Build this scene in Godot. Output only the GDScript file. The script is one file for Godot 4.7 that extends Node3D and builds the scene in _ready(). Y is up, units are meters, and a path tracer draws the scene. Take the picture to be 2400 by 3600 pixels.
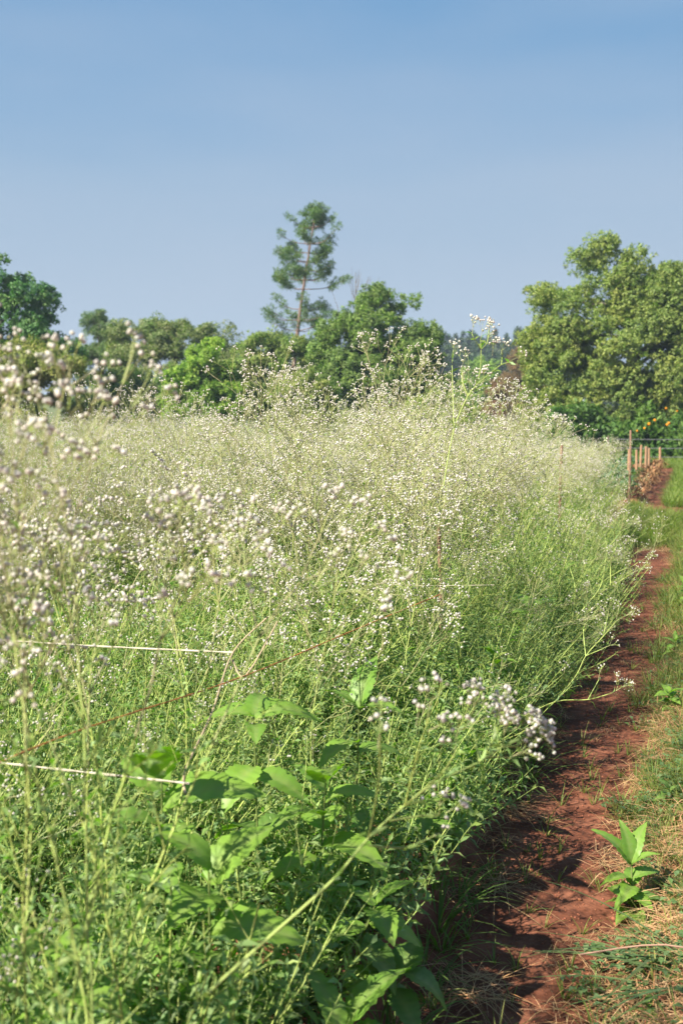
extends Node3D
# A flowering field of baby's breath beside a red earth path, trees behind, clear morning sky.

const SLOPE := 0.35       # the path runs away and to the right: x = SLOPE * d + SHIFT, d = distance ahead (-z)
const SHIFT := -0.42
var rng := RandomNumberGenerator.new()
var bumps := FastNoiseLite.new()
var M := {}
var taken := {}

# ---------------------------------------------------------------- mesh builder
class MB:
	var v := PackedVector3Array()
	var n := PackedVector3Array()
	var c := PackedColorArray()
	var ix := PackedInt32Array()

	func tube(pts: PackedVector3Array, r0: float, r1: float, sides: int, col: Color) -> void:
		var count := pts.size()
		var start := v.size()
		for i in count:
			var dir: Vector3 = (pts[mini(i + 1, count - 1)] - pts[maxi(i - 1, 0)]).normalized()
			var a := dir.cross(Vector3.UP if absf(dir.y) < 0.95 else Vector3.RIGHT).normalized()
			var b := dir.cross(a)
			var r := lerpf(r0, r1, float(i) / maxf(1.0, count - 1))
			for k in sides:
				var an := TAU * k / sides
				var o := a * cos(an) + b * sin(an)
				v.append(pts[i] + o * r)
				n.append(o)
				c.append(col)
		for i in count - 1:
			for k in sides:
				var p := start + i * sides + k
				var q := start + i * sides + (k + 1) % sides
				ix.append_array([p, q, p + sides, q, q + sides, p + sides])

	# a small leaf of four faces, folded along its midrib and bent down towards the tip
	func leaf(base: Vector3, dir: Vector3, up: Vector3, length: float, width: float, bend: float, col: Color) -> void:
		var side := dir.cross(up).normalized()
		var nn := side.cross(dir).normalized()
		var s := v.size()
		var mid := base + dir * length * 0.45 + nn * length * 0.06
		var tip := base + dir * length * (1.0 - bend * 0.25) - nn * length * bend
		v.append_array([base, mid + side * width * 0.5 + nn * width * 0.16, mid - side * width * 0.5 + nn * width * 0.16, mid, tip])
		var n2 := (nn + dir * bend).normalized()
		n.append_array([nn, (nn - side * 0.4).normalized(), (nn + side * 0.4).normalized(), nn, n2])
		for k in 5:
			c.append(col)
		ix.append_array([s, s + 3, s + 1, s, s + 2, s + 3, s + 1, s + 3, s + 4, s + 3, s + 2, s + 4])

	# a grass blade: a tapering strip that arcs over
	func blade(base: Vector3, dir: Vector3, length: float, width: float, droop: float, segs: int, col: Color) -> void:
		var s := v.size()
		var p := base
		var d := dir
		var flat := Vector3(dir.x, 0, dir.z)
		flat = flat.normalized() if flat.length() > 0.01 else Vector3.RIGHT
		var side := flat.cross(Vector3.UP).normalized()
		for i in segs + 1:
			var u := float(i) / segs
			var w := width * (1.0 - pow(u, 1.7)) * (0.65 + 0.35 * minf(1.0, u * 4.0)) + 0.0003
			var nn := side.cross(d).normalized()
			v.append(p + side * w * 0.5)
			v.append(p - side * w * 0.5)
			n.append((nn - side * 0.3).normalized())
			n.append((nn + side * 0.3).normalized())
			c.append(col)
			c.append(col)
			p += d * length / segs
			d = (d + (flat * 0.6 + Vector3.DOWN) * droop / segs).normalized()
		for i in segs:
			var q := s + i * 2
			ix.append_array([q, q + 1, q + 2, q + 1, q + 3, q + 2])

	func octa(p: Vector3, r: float, axis: Vector3, col: Color) -> void:
		var a := axis.cross(Vector3.UP if absf(axis.y) < 0.9 else Vector3.RIGHT).normalized()
		var b := axis.cross(a)
		var s := v.size()
		for o: Vector3 in [a, b, -a, -b, axis, -axis]:
			v.append(p + o * r * (0.9 if o == axis else 1.05))
			n.append(o)
			c.append(col)
		for k in 4:
			ix.append_array([s + k, s + (k + 1) % 4, s + 4, s + (k + 1) % 4, s + k, s + 5])

	# a double blossom: a round heart of petals with a ragged rim
	func bloom(p: Vector3, r: float, axis: Vector3, seed: float, col: Color) -> void:
		var a := axis.cross(Vector3.UP if absf(axis.y) < 0.9 else Vector3.RIGHT).normalized()
		var b := axis.cross(a)
		var s := v.size()
		v.append(p - axis * r * 0.9)
		n.append(-axis)
		c.append(Color(col.r * 0.6, col.g * 0.75, col.b * 0.5))
		for ring in 2:
			for k in 7:
				var an := TAU * (k + ring * 0.5) / 7.0 + seed
				var wob := 1.0 + 0.22 * sin(seed * 17.0 + k * 2.7 + ring * 4.0)
				var o := a * cos(an) + b * sin(an)
				var up := -0.25 if ring == 0 else 0.55
				v.append(p + (o * (0.95 if ring == 0 else 0.75) + axis * up) * r * wob)
				n.append((o + axis * up).normalized())
				c.append(col)
		v.append(p + axis * r * 0.8)
		n.append(axis)
		c.append(col)
		for k in 7:
			var k2 := (k + 1) % 7
			ix.append_array([s, s + 1 + k2, s + 1 + k, s + 1 + k, s + 1 + k2, s + 8 + k, s + 1 + k2, s + 8 + k2, s + 8 + k, s + 8 + k, s + 8 + k2, s + 15])

	func add_to(m: ArrayMesh, mat: Material) -> void:
		if v.is_empty():
			return
		for i in range(0, ix.size(), 3):   # turn every face the way its normals point
			var p := v[ix[i]]
			if (v[ix[i + 2]] - p).cross(v[ix[i + 1]] - p).dot(n[ix[i]] + n[ix[i + 1]] + n[ix[i + 2]]) < 0.0:
				var k := ix[i + 1]
				ix[i + 1] = ix[i + 2]
				ix[i + 2] = k
		var a := []
		a.resize(Mesh.ARRAY_MAX)
		a[Mesh.ARRAY_VERTEX] = v
		a[Mesh.ARRAY_NORMAL] = n
		a[Mesh.ARRAY_COLOR] = c
		a[Mesh.ARRAY_INDEX] = ix
		m.add_surface_from_arrays(Mesh.PRIMITIVE_TRIANGLES, a)
		m.surface_set_material(m.get_surface_count() - 1, mat)

	func mesh(mat: Material) -> ArrayMesh:
		var m := ArrayMesh.new()
		add_to(m, mat)
		return m

# ---------------------------------------------------------------- small helpers
func rf(a: float, b: float) -> float:
	return rng.randf_range(a, b)

func numbered(called: String) -> String:
	taken[called] = taken.get(called, -1) + 1
	return called if taken[called] == 0 else "%s_%03d" % [called, taken[called]]

func tag(o: Node, label := "", category := "", group := "", kind := "") -> Node:
	for p in [["label", label], ["category", category], ["group", group], ["kind", kind]]:
		if p[1]:
			o.set_meta(p[0], p[1])
	return o

func base(called: String, at := Vector3.ZERO, turn := 0.0) -> Node3D:
	var o := Node3D.new()
	o.name = numbered(called)
	add_child(o)
	o.position = at
	o.rotation.y = turn
	return o

func part(called: String, m: Mesh, parent: Node, xf := Transform3D()) -> MeshInstance3D:
	var o := MeshInstance3D.new()
	o.name = called
	o.mesh = m
	o.transform = xf
	parent.add_child(o, true)
	return o

func top(called: String, m: Mesh, at := Vector3.ZERO) -> MeshInstance3D:
	var o := MeshInstance3D.new()
	o.name = numbered(called)
	o.mesh = m
	add_child(o)
	o.position = at
	return o

func many(called: String, m: Mesh, xfs: Array, cols: Array, parent: Node) -> MultiMeshInstance3D:
	var mm := MultiMesh.new()
	mm.transform_format = MultiMesh.TRANSFORM_3D
	mm.use_colors = cols.size() > 0
	mm.mesh = m
	mm.instance_count = xfs.size()
	for i in xfs.size():
		mm.set_instance_transform(i, xfs[i])
		if cols.size() > 0:
			mm.set_instance_color(i, cols[i])
	var o := MultiMeshInstance3D.new()
	o.name = called
	o.multimesh = mm
	parent.add_child(o, true)
	return o

func tilt(dir: Vector3, angle: float, az: float) -> Vector3:
	var a := dir.cross(Vector3.UP if absf(dir.y) < 0.9 else Vector3.RIGHT).normalized()
	return dir.rotated(a.rotated(dir, az), angle).normalized()

func vary(c: Color, by: float) -> Color:
	var k := 1.0 + rf(-by, by)
	return Color(c.r * k * (1.0 + rf(-by, by) * 0.5), c.g * k, c.b * k * (1.0 + rf(-by, by) * 0.5))

func pts(a: Array) -> PackedVector3Array:
	return PackedVector3Array(a)

# a smooth curve through the points
func curve(a: Array, steps := 4) -> PackedVector3Array:
	var out := PackedVector3Array()
	for i in a.size() - 1:
		var p0: Vector3 = a[maxi(i - 1, 0)]
		var p3: Vector3 = a[mini(i + 2, a.size() - 1)]
		for k in steps:
			out.append((a[i] as Vector3).cubic_interpolate(a[i + 1], p0, p3, float(k) / steps))
	out.append(a[-1])
	return out

# ---------------------------------------------------------------- the lie of the land
func side_of(x: float, d: float) -> float:   # metres to the right of the middle of the path
	return (x - (SLOPE * d + SHIFT)) * 0.944

func land(x: float, d: float) -> float:
	var t := side_of(x, d)
	t += 0.05 * bumps.get_noise_2d(x * 60.0 + 500.0, d * 60.0)
	var y := 0.0
	var field := 1.0 - smoothstep(15.2, 15.8, d)
	y += 0.15 * smoothstep(-0.24, -0.37, t) * field
	y += 0.10 * smoothstep(0.24, 0.50, t) * (1.0 - smoothstep(14.4, 14.9, d))
	y += 0.06 * smoothstep(12.0, 13.0, d) * (1.0 - smoothstep(14.4, 14.9, d)) * (1.0 - smoothstep(0.2, 0.4, absf(t)))
	y += 0.12 * smoothstep(16.3, 16.8, d) * (1.0 - smoothstep(-0.45, -0.3, t)) * (1.0 - smoothstep(27.0, 28.0, d))
	y += 0.10 * smoothstep(16.3, 16.8, d) * smoothstep(0.3, 0.5, t)
	y += 0.014 * bumps.get_noise_2d(x * 90.0, d * 90.0) + 0.008 * bumps.get_noise_2d(x * 420.0, d * 420.0 + 77.0) + 0.02 * bumps.get_noise_2d(x * 18.0, d * 18.0)
	# far ridge to the right of the middle, with a hollow before it
	if d > 60.0:
		y += 9.5 * smoothstep(110.0, 230.0, d) * (0.8 + 0.2 * sin(x * 0.03))
	return y

func ground_at(x: float, d: float) -> Vector3:
	return Vector3(x, land(x, d), -d)

func at_path(s: float, t: float) -> Vector3:   # s = distance ahead, t = metres right of the path's middle
	return ground_at(SLOPE * s + SHIFT + t / 0.944, s)

# ---------------------------------------------------------------- materials
func leafy(called: String, back: Color, rough := 0.55, spec := 0.4) -> StandardMaterial3D:
	var m := StandardMaterial3D.new()
	m.resource_name = called
	m.vertex_color_use_as_albedo = true
	m.roughness = rough
	m.metallic_specular = spec
	if back != Color.BLACK:
		m.backlight_enabled = true
		m.backlight = back
	M[called] = m
	return m

func noise_tex(freq: float, ramp: Array, octaves := 5, size := 512, kind := FastNoiseLite.TYPE_SIMPLEX_SMOOTH, seed := 1) -> NoiseTexture2D:
	var n := FastNoiseLite.new()
	n.noise_type = kind
	n.frequency = freq
	n.fractal_octaves = octaves
	n.seed = seed
	var t := NoiseTexture2D.new()
	t.width = size
	t.height = size
	t.seamless = true
	t.noise = n
	if ramp:
		var g := Gradient.new()
		g.offsets = PackedFloat32Array(ramp.map(func(a): return a[0]))
		g.colors = PackedColorArray(ramp.map(func(a): return (a[1] as Color).linear_to_srgb()))
		t.color_ramp = g
	return t

func earth(called: String, a: Color, b: Color, c: Color) -> StandardMaterial3D:
	var m := StandardMaterial3D.new()
	m.resource_name = called
	m.albedo_texture = noise_tex(0.012, [[0.0, a], [0.45, b], [0.62, b.lerp(c, 0.4)], [1.0, c]], 6)
	m.uv1_triplanar = true
	m.uv1_world_triplanar = true
	m.uv1_scale = Vector3(0.9, 0.9, 0.9)
	m.detail_enabled = true
	m.detail_blend_mode = BaseMaterial3D.BLEND_MODE_MUL
	m.detail_albedo = noise_tex(0.05, [[0.0, Color(0.75, 0.75, 0.75)], [0.5, Color(0.92, 0.92, 0.92)], [1.0, Color(1, 1, 1)]], 4, 512, FastNoiseLite.TYPE_SIMPLEX_SMOOTH, 9)
	m.detail_uv_layer = BaseMaterial3D.DETAIL_UV_1
	m.heightmap_enabled = true
	m.heightmap_texture = noise_tex(0.03, [], 6, 512, FastNoiseLite.TYPE_SIMPLEX_SMOOTH, 4)
	m.heightmap_scale = 1.2
	m.roughness = 0.88
	m.metallic_specular = 0.35
	M[called] = m
	return m

func wood(called: String, a: Color, b: Color) -> StandardMaterial3D:
	var m := StandardMaterial3D.new()
	m.resource_name = called
	m.albedo_texture = noise_tex(0.02, [[0.2, a], [0.8, b]], 5, 256, FastNoiseLite.TYPE_SIMPLEX_SMOOTH, 12)
	m.uv1_triplanar = true
	m.uv1_world_triplanar = true
	m.uv1_scale = Vector3(9, 1.6, 9)
	m.roughness = 0.85
	M[called] = m
	return m

func plain(called: String, c: Color, rough: float, metal := 0.0) -> StandardMaterial3D:
	var m := StandardMaterial3D.new()
	m.resource_name = called
	m.albedo_color = c.linear_to_srgb()
	m.roughness = rough
	m.metallic = metal
	M[called] = m
	return m

# ---------------------------------------------------------------- baby's breath
const STEM := Color(0.34, 0.42, 0.12)
const LEAF := Color(0.235, 0.345, 0.075)
const LEAF_GREY := Color(0.255, 0.36, 0.155)
const WHITE := Color(0.64, 0.61, 0.55)
const BUD := Color(0.40, 0.39, 0.28)

func leaf_colour() -> Color:
	return vary(LEAF.lerp(LEAF_GREY, rng.randf()), 0.25)

# a leafy shoot: zigzag stem with opposite pairs of leaves; returns its nodes as [point, direction]
func shoot(st: MB, lf: MB, p: Vector3, dir: Vector3, length: float, r: float, gap: float, size: float, lift := 0.12) -> Array:
	var count := maxi(2, int(round(length / gap)))
	var line := pts([p])
	var nodes := []
	var az := rf(0, TAU)
	for i in count:
		dir = tilt(dir, rf(0.0, 0.16), rf(0, TAU))
		dir = (dir + Vector3.UP * lift * 0.4).normalized()
		p += dir * length / count
		line.append(p)
		nodes.append([p, dir])
		az += PI / 2 + rf(-0.3, 0.3)
		var k := size * (1.0 - 0.45 * float(i) / count) * rf(0.7, 1.2)
		for s in 2:
			var out := tilt(dir, rf(0.75, 1.4), az + PI * s)
			lf.leaf(p, out, dir, k, k * rf(0.22, 0.34), rf(0.0, 0.3), leaf_colour())
	st.tube(line, r, r * 0.6, 3, vary(STEM, 0.15))
	return nodes

# the airy, forking flower head
func panicle(st: MB, lf: MB, fl: MB, p: Vector3, dir: Vector3, length: float, r: float, level: int, size: float, open: float, fine: bool) -> void:
	var mid := p + tilt(dir, rf(0, 0.12), rf(0, TAU)) * length * 0.5
	var end := mid + tilt(dir, rf(0, 0.15), rf(0, TAU)) * length * 0.5
	st.tube(pts([p, mid, end]), r, r * 0.75, 3, vary(STEM.lerp(Color(0.36, 0.32, 0.21), rf(0.2, 0.9)), 0.15))
	if level == 0:
		for k in rng.randi_range(2, 4) + (1 if fine else 0):
			var out := tilt(dir, rf(0.1, 0.95), rf(0, TAU))
			var l := rf(0.010, 0.026)
			var q := end + out * l
			st.tube(pts([end, q]), r * 0.6, r * 0.5, 3, STEM)
			var open_now := rng.randf() < open
			var rad := size * (rf(0.85, 1.2) if open_now else rf(0.45, 0.7))
			var col := vary(WHITE if open_now else BUD, 0.1)
			if fine:
				fl.bloom(q, rad, out, rf(0, 9), col)
			else:
				fl.octa(q, rad, out, col)
		return
	lf.leaf(end, tilt(dir, 1.0, 0.5), dir, 0.012 * level, 0.004 * level, 0.2, leaf_colour())
	var az := rf(0, TAU)
	for k in 3:
		var out := tilt(dir, rf(0.4, 0.75), az + PI * k) if k < 2 else tilt(dir, rf(0.0, 0.2), az)
		panicle(st, lf, fl, end, out, length * rf(0.55, 0.8), r * 0.75, level - 1, size, open, fine)
	if rng.randf() < 0.5:
		panicle(st, lf, fl, mid, tilt(dir, rf(0.5, 0.8), az + PI / 2), length * 0.6, r * 0.7, maxi(level - 2, 0), size, open, fine)

# parts of one plant: stems, leaves, blossoms
func gyps(seed: int, height: float, stems: int, lean: Vector3, heads: float, open: float, filler: int, from := 0.5, fine := false, leaf_size := 0.05, wide := 1.0) -> Array:
	rng.seed = seed
	var st := MB.new()
	var lf := MB.new()
	var fl := MB.new()
	for i in stems:
		var az := TAU * i / stems + rf(-0.5, 0.5)
		var flat := Vector3(cos(az), 0, sin(az))
		var p := flat * rf(0.01, 0.07)
		var dir := (Vector3.UP + flat * rf(0.12, 0.5) * wide + lean * rf(0.6, 1.3)).normalized()
		var h := height * rf(0.8, 1.1)
		var nodes := shoot(st, lf, p, dir, h * 0.72, 0.0028, 0.060, leaf_size, 0.10)
		for j in nodes.size():
			var u := float(j + 1) / nodes.size()
			var q: Vector3 = nodes[j][0]
			var nd: Vector3 = nodes[j][1]
			if u < from and rng.randf() < 0.75:
				shoot(st, lf, q, tilt(nd, rf(0.5, 0.9), rf(0, TAU)), rf(0.07, 0.16), 0.0013, 0.028, leaf_size * 0.62)
			elif u >= from and rng.randf() < heads:
				panicle(st, lf, fl, q, tilt(nd, rf(0.4, 0.8), rf(0, TAU)), height * rf(0.09, 0.15), 0.0016, 2 if u < 0.9 else 2, bloom_size if fine else 0.0035, open, fine)
		if heads > 0.5 or rng.randf() < heads * 1.7:
			panicle(st, lf, fl, nodes[-1][0], nodes[-1][1], height * rf(0.10, 0.15), 0.0019, 3 if heads > 0.5 else 1 if heads < 0.085 else 2, bloom_size if fine else 0.0035, open, fine)
	for i in filler:
		var az := rf(0, TAU)
		var flat := Vector3(cos(az), 0, sin(az))
		var dir := (Vector3.UP + flat * rf(0.1, 1.1) + lean * 0.4).normalized()
		shoot(st, lf, flat * rf(0.0, 0.12), dir, height * rf(0.28, 0.66), 0.0018, 0.030, leaf_size * rf(0.7, 1.0), 0.05)
	return [st, lf, fl]

func plant_mesh(a: Array) -> ArrayMesh:
	var m := ArrayMesh.new()
	a[0].add_to(m, M.stem)
	a[1].add_to(m, M.leaf)
	a[2].add_to(m, M.blossom)
	return m

func plant_node(a: Array) -> Node3D:
	var o := Node3D.new()
	part("stems", a[0].mesh(M.stem), o)
	tag(part("leaves", a[1].mesh(M.leaf), o), "", "", "", "stuff")
	if not a[2].v.is_empty():
		tag(part("blossoms", a[2].mesh(M.blossom), o), "", "", "", "stuff")
	return o

# ---------------------------------------------------------------- trees
func sprig(seed: int, count: int, size: float, wide: float, spread: float, needles := false) -> ArrayMesh:
	rng.seed = seed
	var b := MB.new()
	for i in count:
		var out := Vector3(rf(-1, 1), rf(-0.35, 1), rf(-1, 1)).normalized()
		var p := out * spread * rf(0.1, 1.0)
		var dir := (out.cross(Vector3(rf(-1, 1), rf(-1, 1), rf(-1, 1))).normalized() + out * rf(-0.1, 0.5)).normalized() if not needles else (out + Vector3(rf(-0.7, 0.7), rf(-0.5, 0.4), rf(-0.7, 0.7))).normalized()
		var l := size * rf(0.7, 1.3)
		var k := rf(0.72, 1.25)
		b.leaf(p, dir, (Vector3.UP * 0.5 + out).normalized(), l, l * wide, rf(0.0, 0.3) if not needles else 0.05, Color(k, k, k * rf(0.8, 1.1)))
	return b.mesh(M.foliage)

# lobes: ellipsoids [centre, radii]; each carries clumps of leaves on its shell
func tree(called: String, label: String, category: String, at: Vector3, trunk: Array, thick: float, lobes: Array, clumps: int, clump_r: float, per: int, tone: Color, alt: Color, mesh_set: Array, seed: int, group := "", bark = "bark", limbs := true, scale_to := 1.0) -> Node3D:
	rng.seed = seed
	var o := base(called, at)
	tag(o, label, category, group)
	var tb := MB.new()
	var spine := curve(trunk, 4)
	tb.tube(spine, thick, thick * 0.35, 7, Color(1, 1, 1))
	var total := 0.0
	for l in lobes:
		total += l[1].x * l[1].y + l[1].y * l[1].z
	var xfs := []
	var cols := []
	for l in lobes:
		var n := int(ceil(clumps * (l[1].x * l[1].y + l[1].y * l[1].z) / total))
		for i in n:
			var u := Vector3(rf(-1, 1), rf(-0.85, 1), rf(-1, 1))
			while u.length() > 1.0 or u.length() < 0.2:
				u = Vector3(rf(-1, 1), rf(-0.85, 1), rf(-1, 1))
			u = u.normalized() * rf(0.62, 1.0)
			var centre: Vector3 = l[0] + u * l[1]
			var cr := clump_r * rf(0.6, 1.35)
			var shade := tone.lerp(alt, rng.randf())
			if limbs and i % 7 == 0:
				var from: Vector3 = spine[clampi(int(spine.size() * rf(0.35, 0.98)), 0, spine.size() - 1)]
				if from.y < centre.y + 0.5:
					var m1 := from.lerp(centre, 0.5) + Vector3(rf(-0.2, 0.2), rf(-0.1, 0.4), rf(-0.2, 0.2))
					tb.tube(curve([from, m1, centre], 3), thick * 0.2, thick * 0.05, 4, Color(1, 1, 1))
			for k in per:
				var w := Vector3(rf(-1, 1), rf(-0.75, 1), rf(-1, 1)).normalized() * sqrt(rng.randf())
				var q := centre + Vector3(w.x, w.y * 0.78, w.z) * cr
				if q.y + at.y < 0.05:
					q.y = 0.05 - at.y + rf(0, 0.2)
				var axis := (w + Vector3.UP * 0.45 + Vector3(rf(-0.3, 0.3), rf(-0.3, 0.3), rf(-0.3, 0.3))).normalized()
				var bs := (Basis(Quaternion(Vector3.UP, axis)) * Basis(Vector3.UP, rf(0, TAU))).scaled(Vector3.ONE * rf(0.75, 1.3) * scale_to)
				xfs.append(Transform3D(bs, q))
				cols.append(vary(shade, 0.16))
	part("trunk", tb.mesh(M[bark]), o)
	var groups := {}
	for i in xfs.size():
		var w: int = i % mesh_set.size()
		if not groups.has(w):
			groups[w] = [[], []]
		groups[w][0].append(xfs[i])
		groups[w][1].append(cols[i])
	for w in groups:
		tag(many("crown", mesh_set[w], groups[w][0], groups[w][1], o), "", "", "", "stuff")
	return o

func _ready() -> void:
	setup()
	materials()
	terrain()
	background()
	field()
	far_corner()
	path_side()
	weeds()
	twine_and_stakes()
	sprays()

# ---------------------------------------------------------------- camera, sky, sun
func setup() -> void:
	bumps.seed = 3
	bumps.frequency = 0.01
	bumps.fractal_octaves = 3
	var cam := Camera3D.new()
	cam.name = "camera"
	cam.position = Vector3(0, 1.55, 0)
	cam.rotation_degrees = Vector3(-5.6, 0, 0)
	cam.fov = 54.4
	cam.near = 0.05
	cam.far = 2000.0
	var lens := CameraAttributesPhysical.new()
	lens.frustum_focal_length = 23.35
	lens.frustum_focus_distance = 3.9
	lens.frustum_far = 2000.0
	lens.frustum_near = 0.05
	lens.exposure_aperture = 2.9
	cam.attributes = lens
	add_child(cam)
	cam.current = true

	var env := Environment.new()
	env.background_mode = Environment.BG_SKY
	env.tonemap_mode = Environment.TONE_MAPPER_LINEAR
	env.tonemap_exposure = 2.9
	env.sdfgi_enabled = true
	env.ssao_enabled = true
	env.ssil_enabled = true
	env.fog_enabled = true
	env.fog_density = 0.0007
	env.fog_light_color = Color(0.80, 0.88, 1.0)
	var w := 512
	var h := 256
	var im := Image.create(w, h, false, Image.FORMAT_RGBF)
	var wisps := FastNoiseLite.new()
	wisps.seed = 21
	wisps.frequency = 0.012
	wisps.fractal_octaves = 5
	var stops := [[-0.1, Color(0.475, 0.575, 0.675)], [0.0, Color(0.475, 0.575, 0.675)], [0.12, Color(0.425, 0.545, 0.68)], [0.22, Color(0.345, 0.495, 0.67)], [0.27, Color(0.255, 0.435, 0.655)], [0.36, Color(0.185, 0.375, 0.625)], [0.7, Color(0.10, 0.25, 0.52)], [1.0, Color(0.075, 0.19, 0.45)]]
	for y in h:
		var el := sin(PI * (0.5 - (y + 0.5) / h))
		var c: Color = stops[0][1]
		for k in stops.size() - 1:
			if el >= stops[k][0]:
				c = (stops[k][1] as Color).lerp(stops[k + 1][1], clampf((el - stops[k][0]) / (stops[k + 1][0] - stops[k][0]), 0, 1))
		for x in w:
			var a := TAU * x / w
			var veil := wisps.get_noise_3d(cos(a) * 120.0, el * 900.0, sin(a) * 120.0) * 0.6 + wisps.get_noise_3d(cos(a) * 300.0, el * 2600.0 + 90.0, sin(a) * 300.0) * 0.4
			var k2 := clampf(0.5 + veil * 1.2, 0.0, 1.0) * 0.30 * smoothstep(-0.05, 0.12, el)
			im.set_pixel(x, y, c.lerp(Color(0.50, 0.58, 0.70), k2) * (1.0 / 2.9))
	var sm := PanoramaSkyMaterial.new()
	sm.panorama = ImageTexture.create_from_image(im)
	var sky := Sky.new()
	sky.sky_material = sm
	env.sky = sky
	var we := WorldEnvironment.new()
	we.name = "environment"
	we.environment = env
	add_child(we)

	var sun := DirectionalLight3D.new()
	sun.name = "sun"
	sun.light_energy = 1.6
	sun.light_color = Color(1.0, 0.965, 0.90)
	sun.light_angular_distance = 0.5
	sun.shadow_enabled = true
	add_child(sun)
	sun.look_at_from_position(Vector3.ZERO, Vector3(0.60, -0.67, -0.42))

func materials() -> void:
	leafy("stem", Color(0.35, 0.45, 0.15), 0.6, 0.35)
	leafy("leaf", Color(0.75, 1.0, 0.35), 0.5, 0.45)
	leafy("blossom", Color(0.8, 0.8, 0.8), 0.8, 0.2)
	leafy("foliage", Color(0.7, 0.9, 0.3), 0.55, 0.4)
	leafy("weed_leaf", Color(0.85, 1.0, 0.3), 0.45, 0.45)
	leafy("grass", Color(0.8, 1.0, 0.35), 0.5, 0.4)
	leafy("straw", Color(0.4, 0.35, 0.2), 0.7, 0.3)
	leafy("clod", Color.BLACK, 0.9, 0.3)
	leafy("dead", Color.BLACK, 0.85, 0.2)
	earth("path_soil", Color(0.068, 0.022, 0.011), Color(0.128, 0.044, 0.023), Color(0.215, 0.086, 0.049))
	earth("field_soil", Color(0.12, 0.042, 0.024), Color(0.20, 0.075, 0.042), Color(0.28, 0.115, 0.066))
	earth("meadow", Color(0.06, 0.085, 0.025), Color(0.10, 0.13, 0.04), Color(0.15, 0.16, 0.06))
	wood("bark", Color(0.07, 0.055, 0.04), Color(0.16, 0.13, 0.10))
	wood("pine_bark", Color(0.10, 0.065, 0.05), Color(0.20, 0.135, 0.105))
	wood("stake_wood", Color(0.16, 0.09, 0.06), Color(0.28, 0.17, 0.115))
	wood("post_wood", Color(0.22, 0.125, 0.07), Color(0.36, 0.22, 0.125))
	plain("twine", Color(0.46, 0.42, 0.33), 0.9)
	plain("orange_twine", Color(0.42, 0.17, 0.05), 0.7)
	plain("wire", Color(0.30, 0.31, 0.32), 0.5, 0.6)
	plain("dry_stalk", Color(0.34, 0.27, 0.165), 0.8)
	plain("roof_sheet", Color(0.50, 0.54, 0.60), 0.45, 0.3)
	plain("house_wall", Color(0.42, 0.36, 0.28), 0.9)

# ---------------------------------------------------------------- ground
func terrain() -> void:
	var ts := [-420.0, -200.0, -90.0, -45.0, -24.0, -14.0, -9.0, -6.0, -4.0, -2.8, -2.0, -1.4, -1.0, -0.75]
	var t := -0.60
	while t < 0.9:
		ts.append(t)
		t += 0.025
	ts.append_array([1.0, 1.2, 1.5, 2.0, 2.8, 4.0, 6.0, 9.0, 14.0, 24.0, 45.0, 90.0, 200.0, 420.0])
	var ss := [-40.0, -12.0, -4.0, -1.5]
	var s := 0.0
	while s < 17.5:
		ss.append(s)
		s += 0.03 if s < 6.0 else 0.07
	while s < 30.0:
		ss.append(s)
		s += 0.4
	while s < 900.0:
		ss.append(s)
		s *= 1.12
	var grid := []
	for j in ss.size():
		var row := PackedVector3Array()
		for i in ts.size():
			var x: float = SLOPE * minf(ss[j], 60.0) + SHIFT + ts[i] / 0.944 * (1.0 + maxf(0.0, ss[j] - 60.0) * 0.004)
			row.append(Vector3(x, land(x, ss[j]), -ss[j]))
		grid.append(row)
	for which in 3:   # 0: the earth near by, 1: the path, 2: the meadow beyond
		var st := SurfaceTool.new()
		st.begin(Mesh.PRIMITIVE_TRIANGLES)
		st.set_smooth_group(0)
		for j in ss.size() - 1:
			for i in ts.size() - 1:
				var mid: float = (ts[i] + ts[i + 1]) * 0.5
				var on_path: bool = absf(mid) < 0.3 and ss[j] >= 0.0 and ss[j] < 29.0
				if which == (1 if on_path else 2 if ss[j] > 29.0 else 0):
					for p in [grid[j][i], grid[j + 1][i], grid[j][i + 1], grid[j][i + 1], grid[j + 1][i], grid[j + 1][i + 1]]:
						st.add_vertex(p)
		st.index()
		st.generate_normals()
		st.set_material([M.field_soil, M.path_soil, M.meadow][which])
		var o := top(["ground", "path", "meadow"][which], st.commit())
		tag(o, ["reddish brown earth under field and bank", "narrow red earth path between the field and the grassy bank", "green meadow under the trees beyond the field"][which], "", "", "structure")

# ---------------------------------------------------------------- trees and far things
func E3(x: float, y: float, z: float, rx: float, ry: float, rz: float) -> Array:
	return [Vector3(x, y, z), Vector3(rx, ry, rz)]

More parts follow.
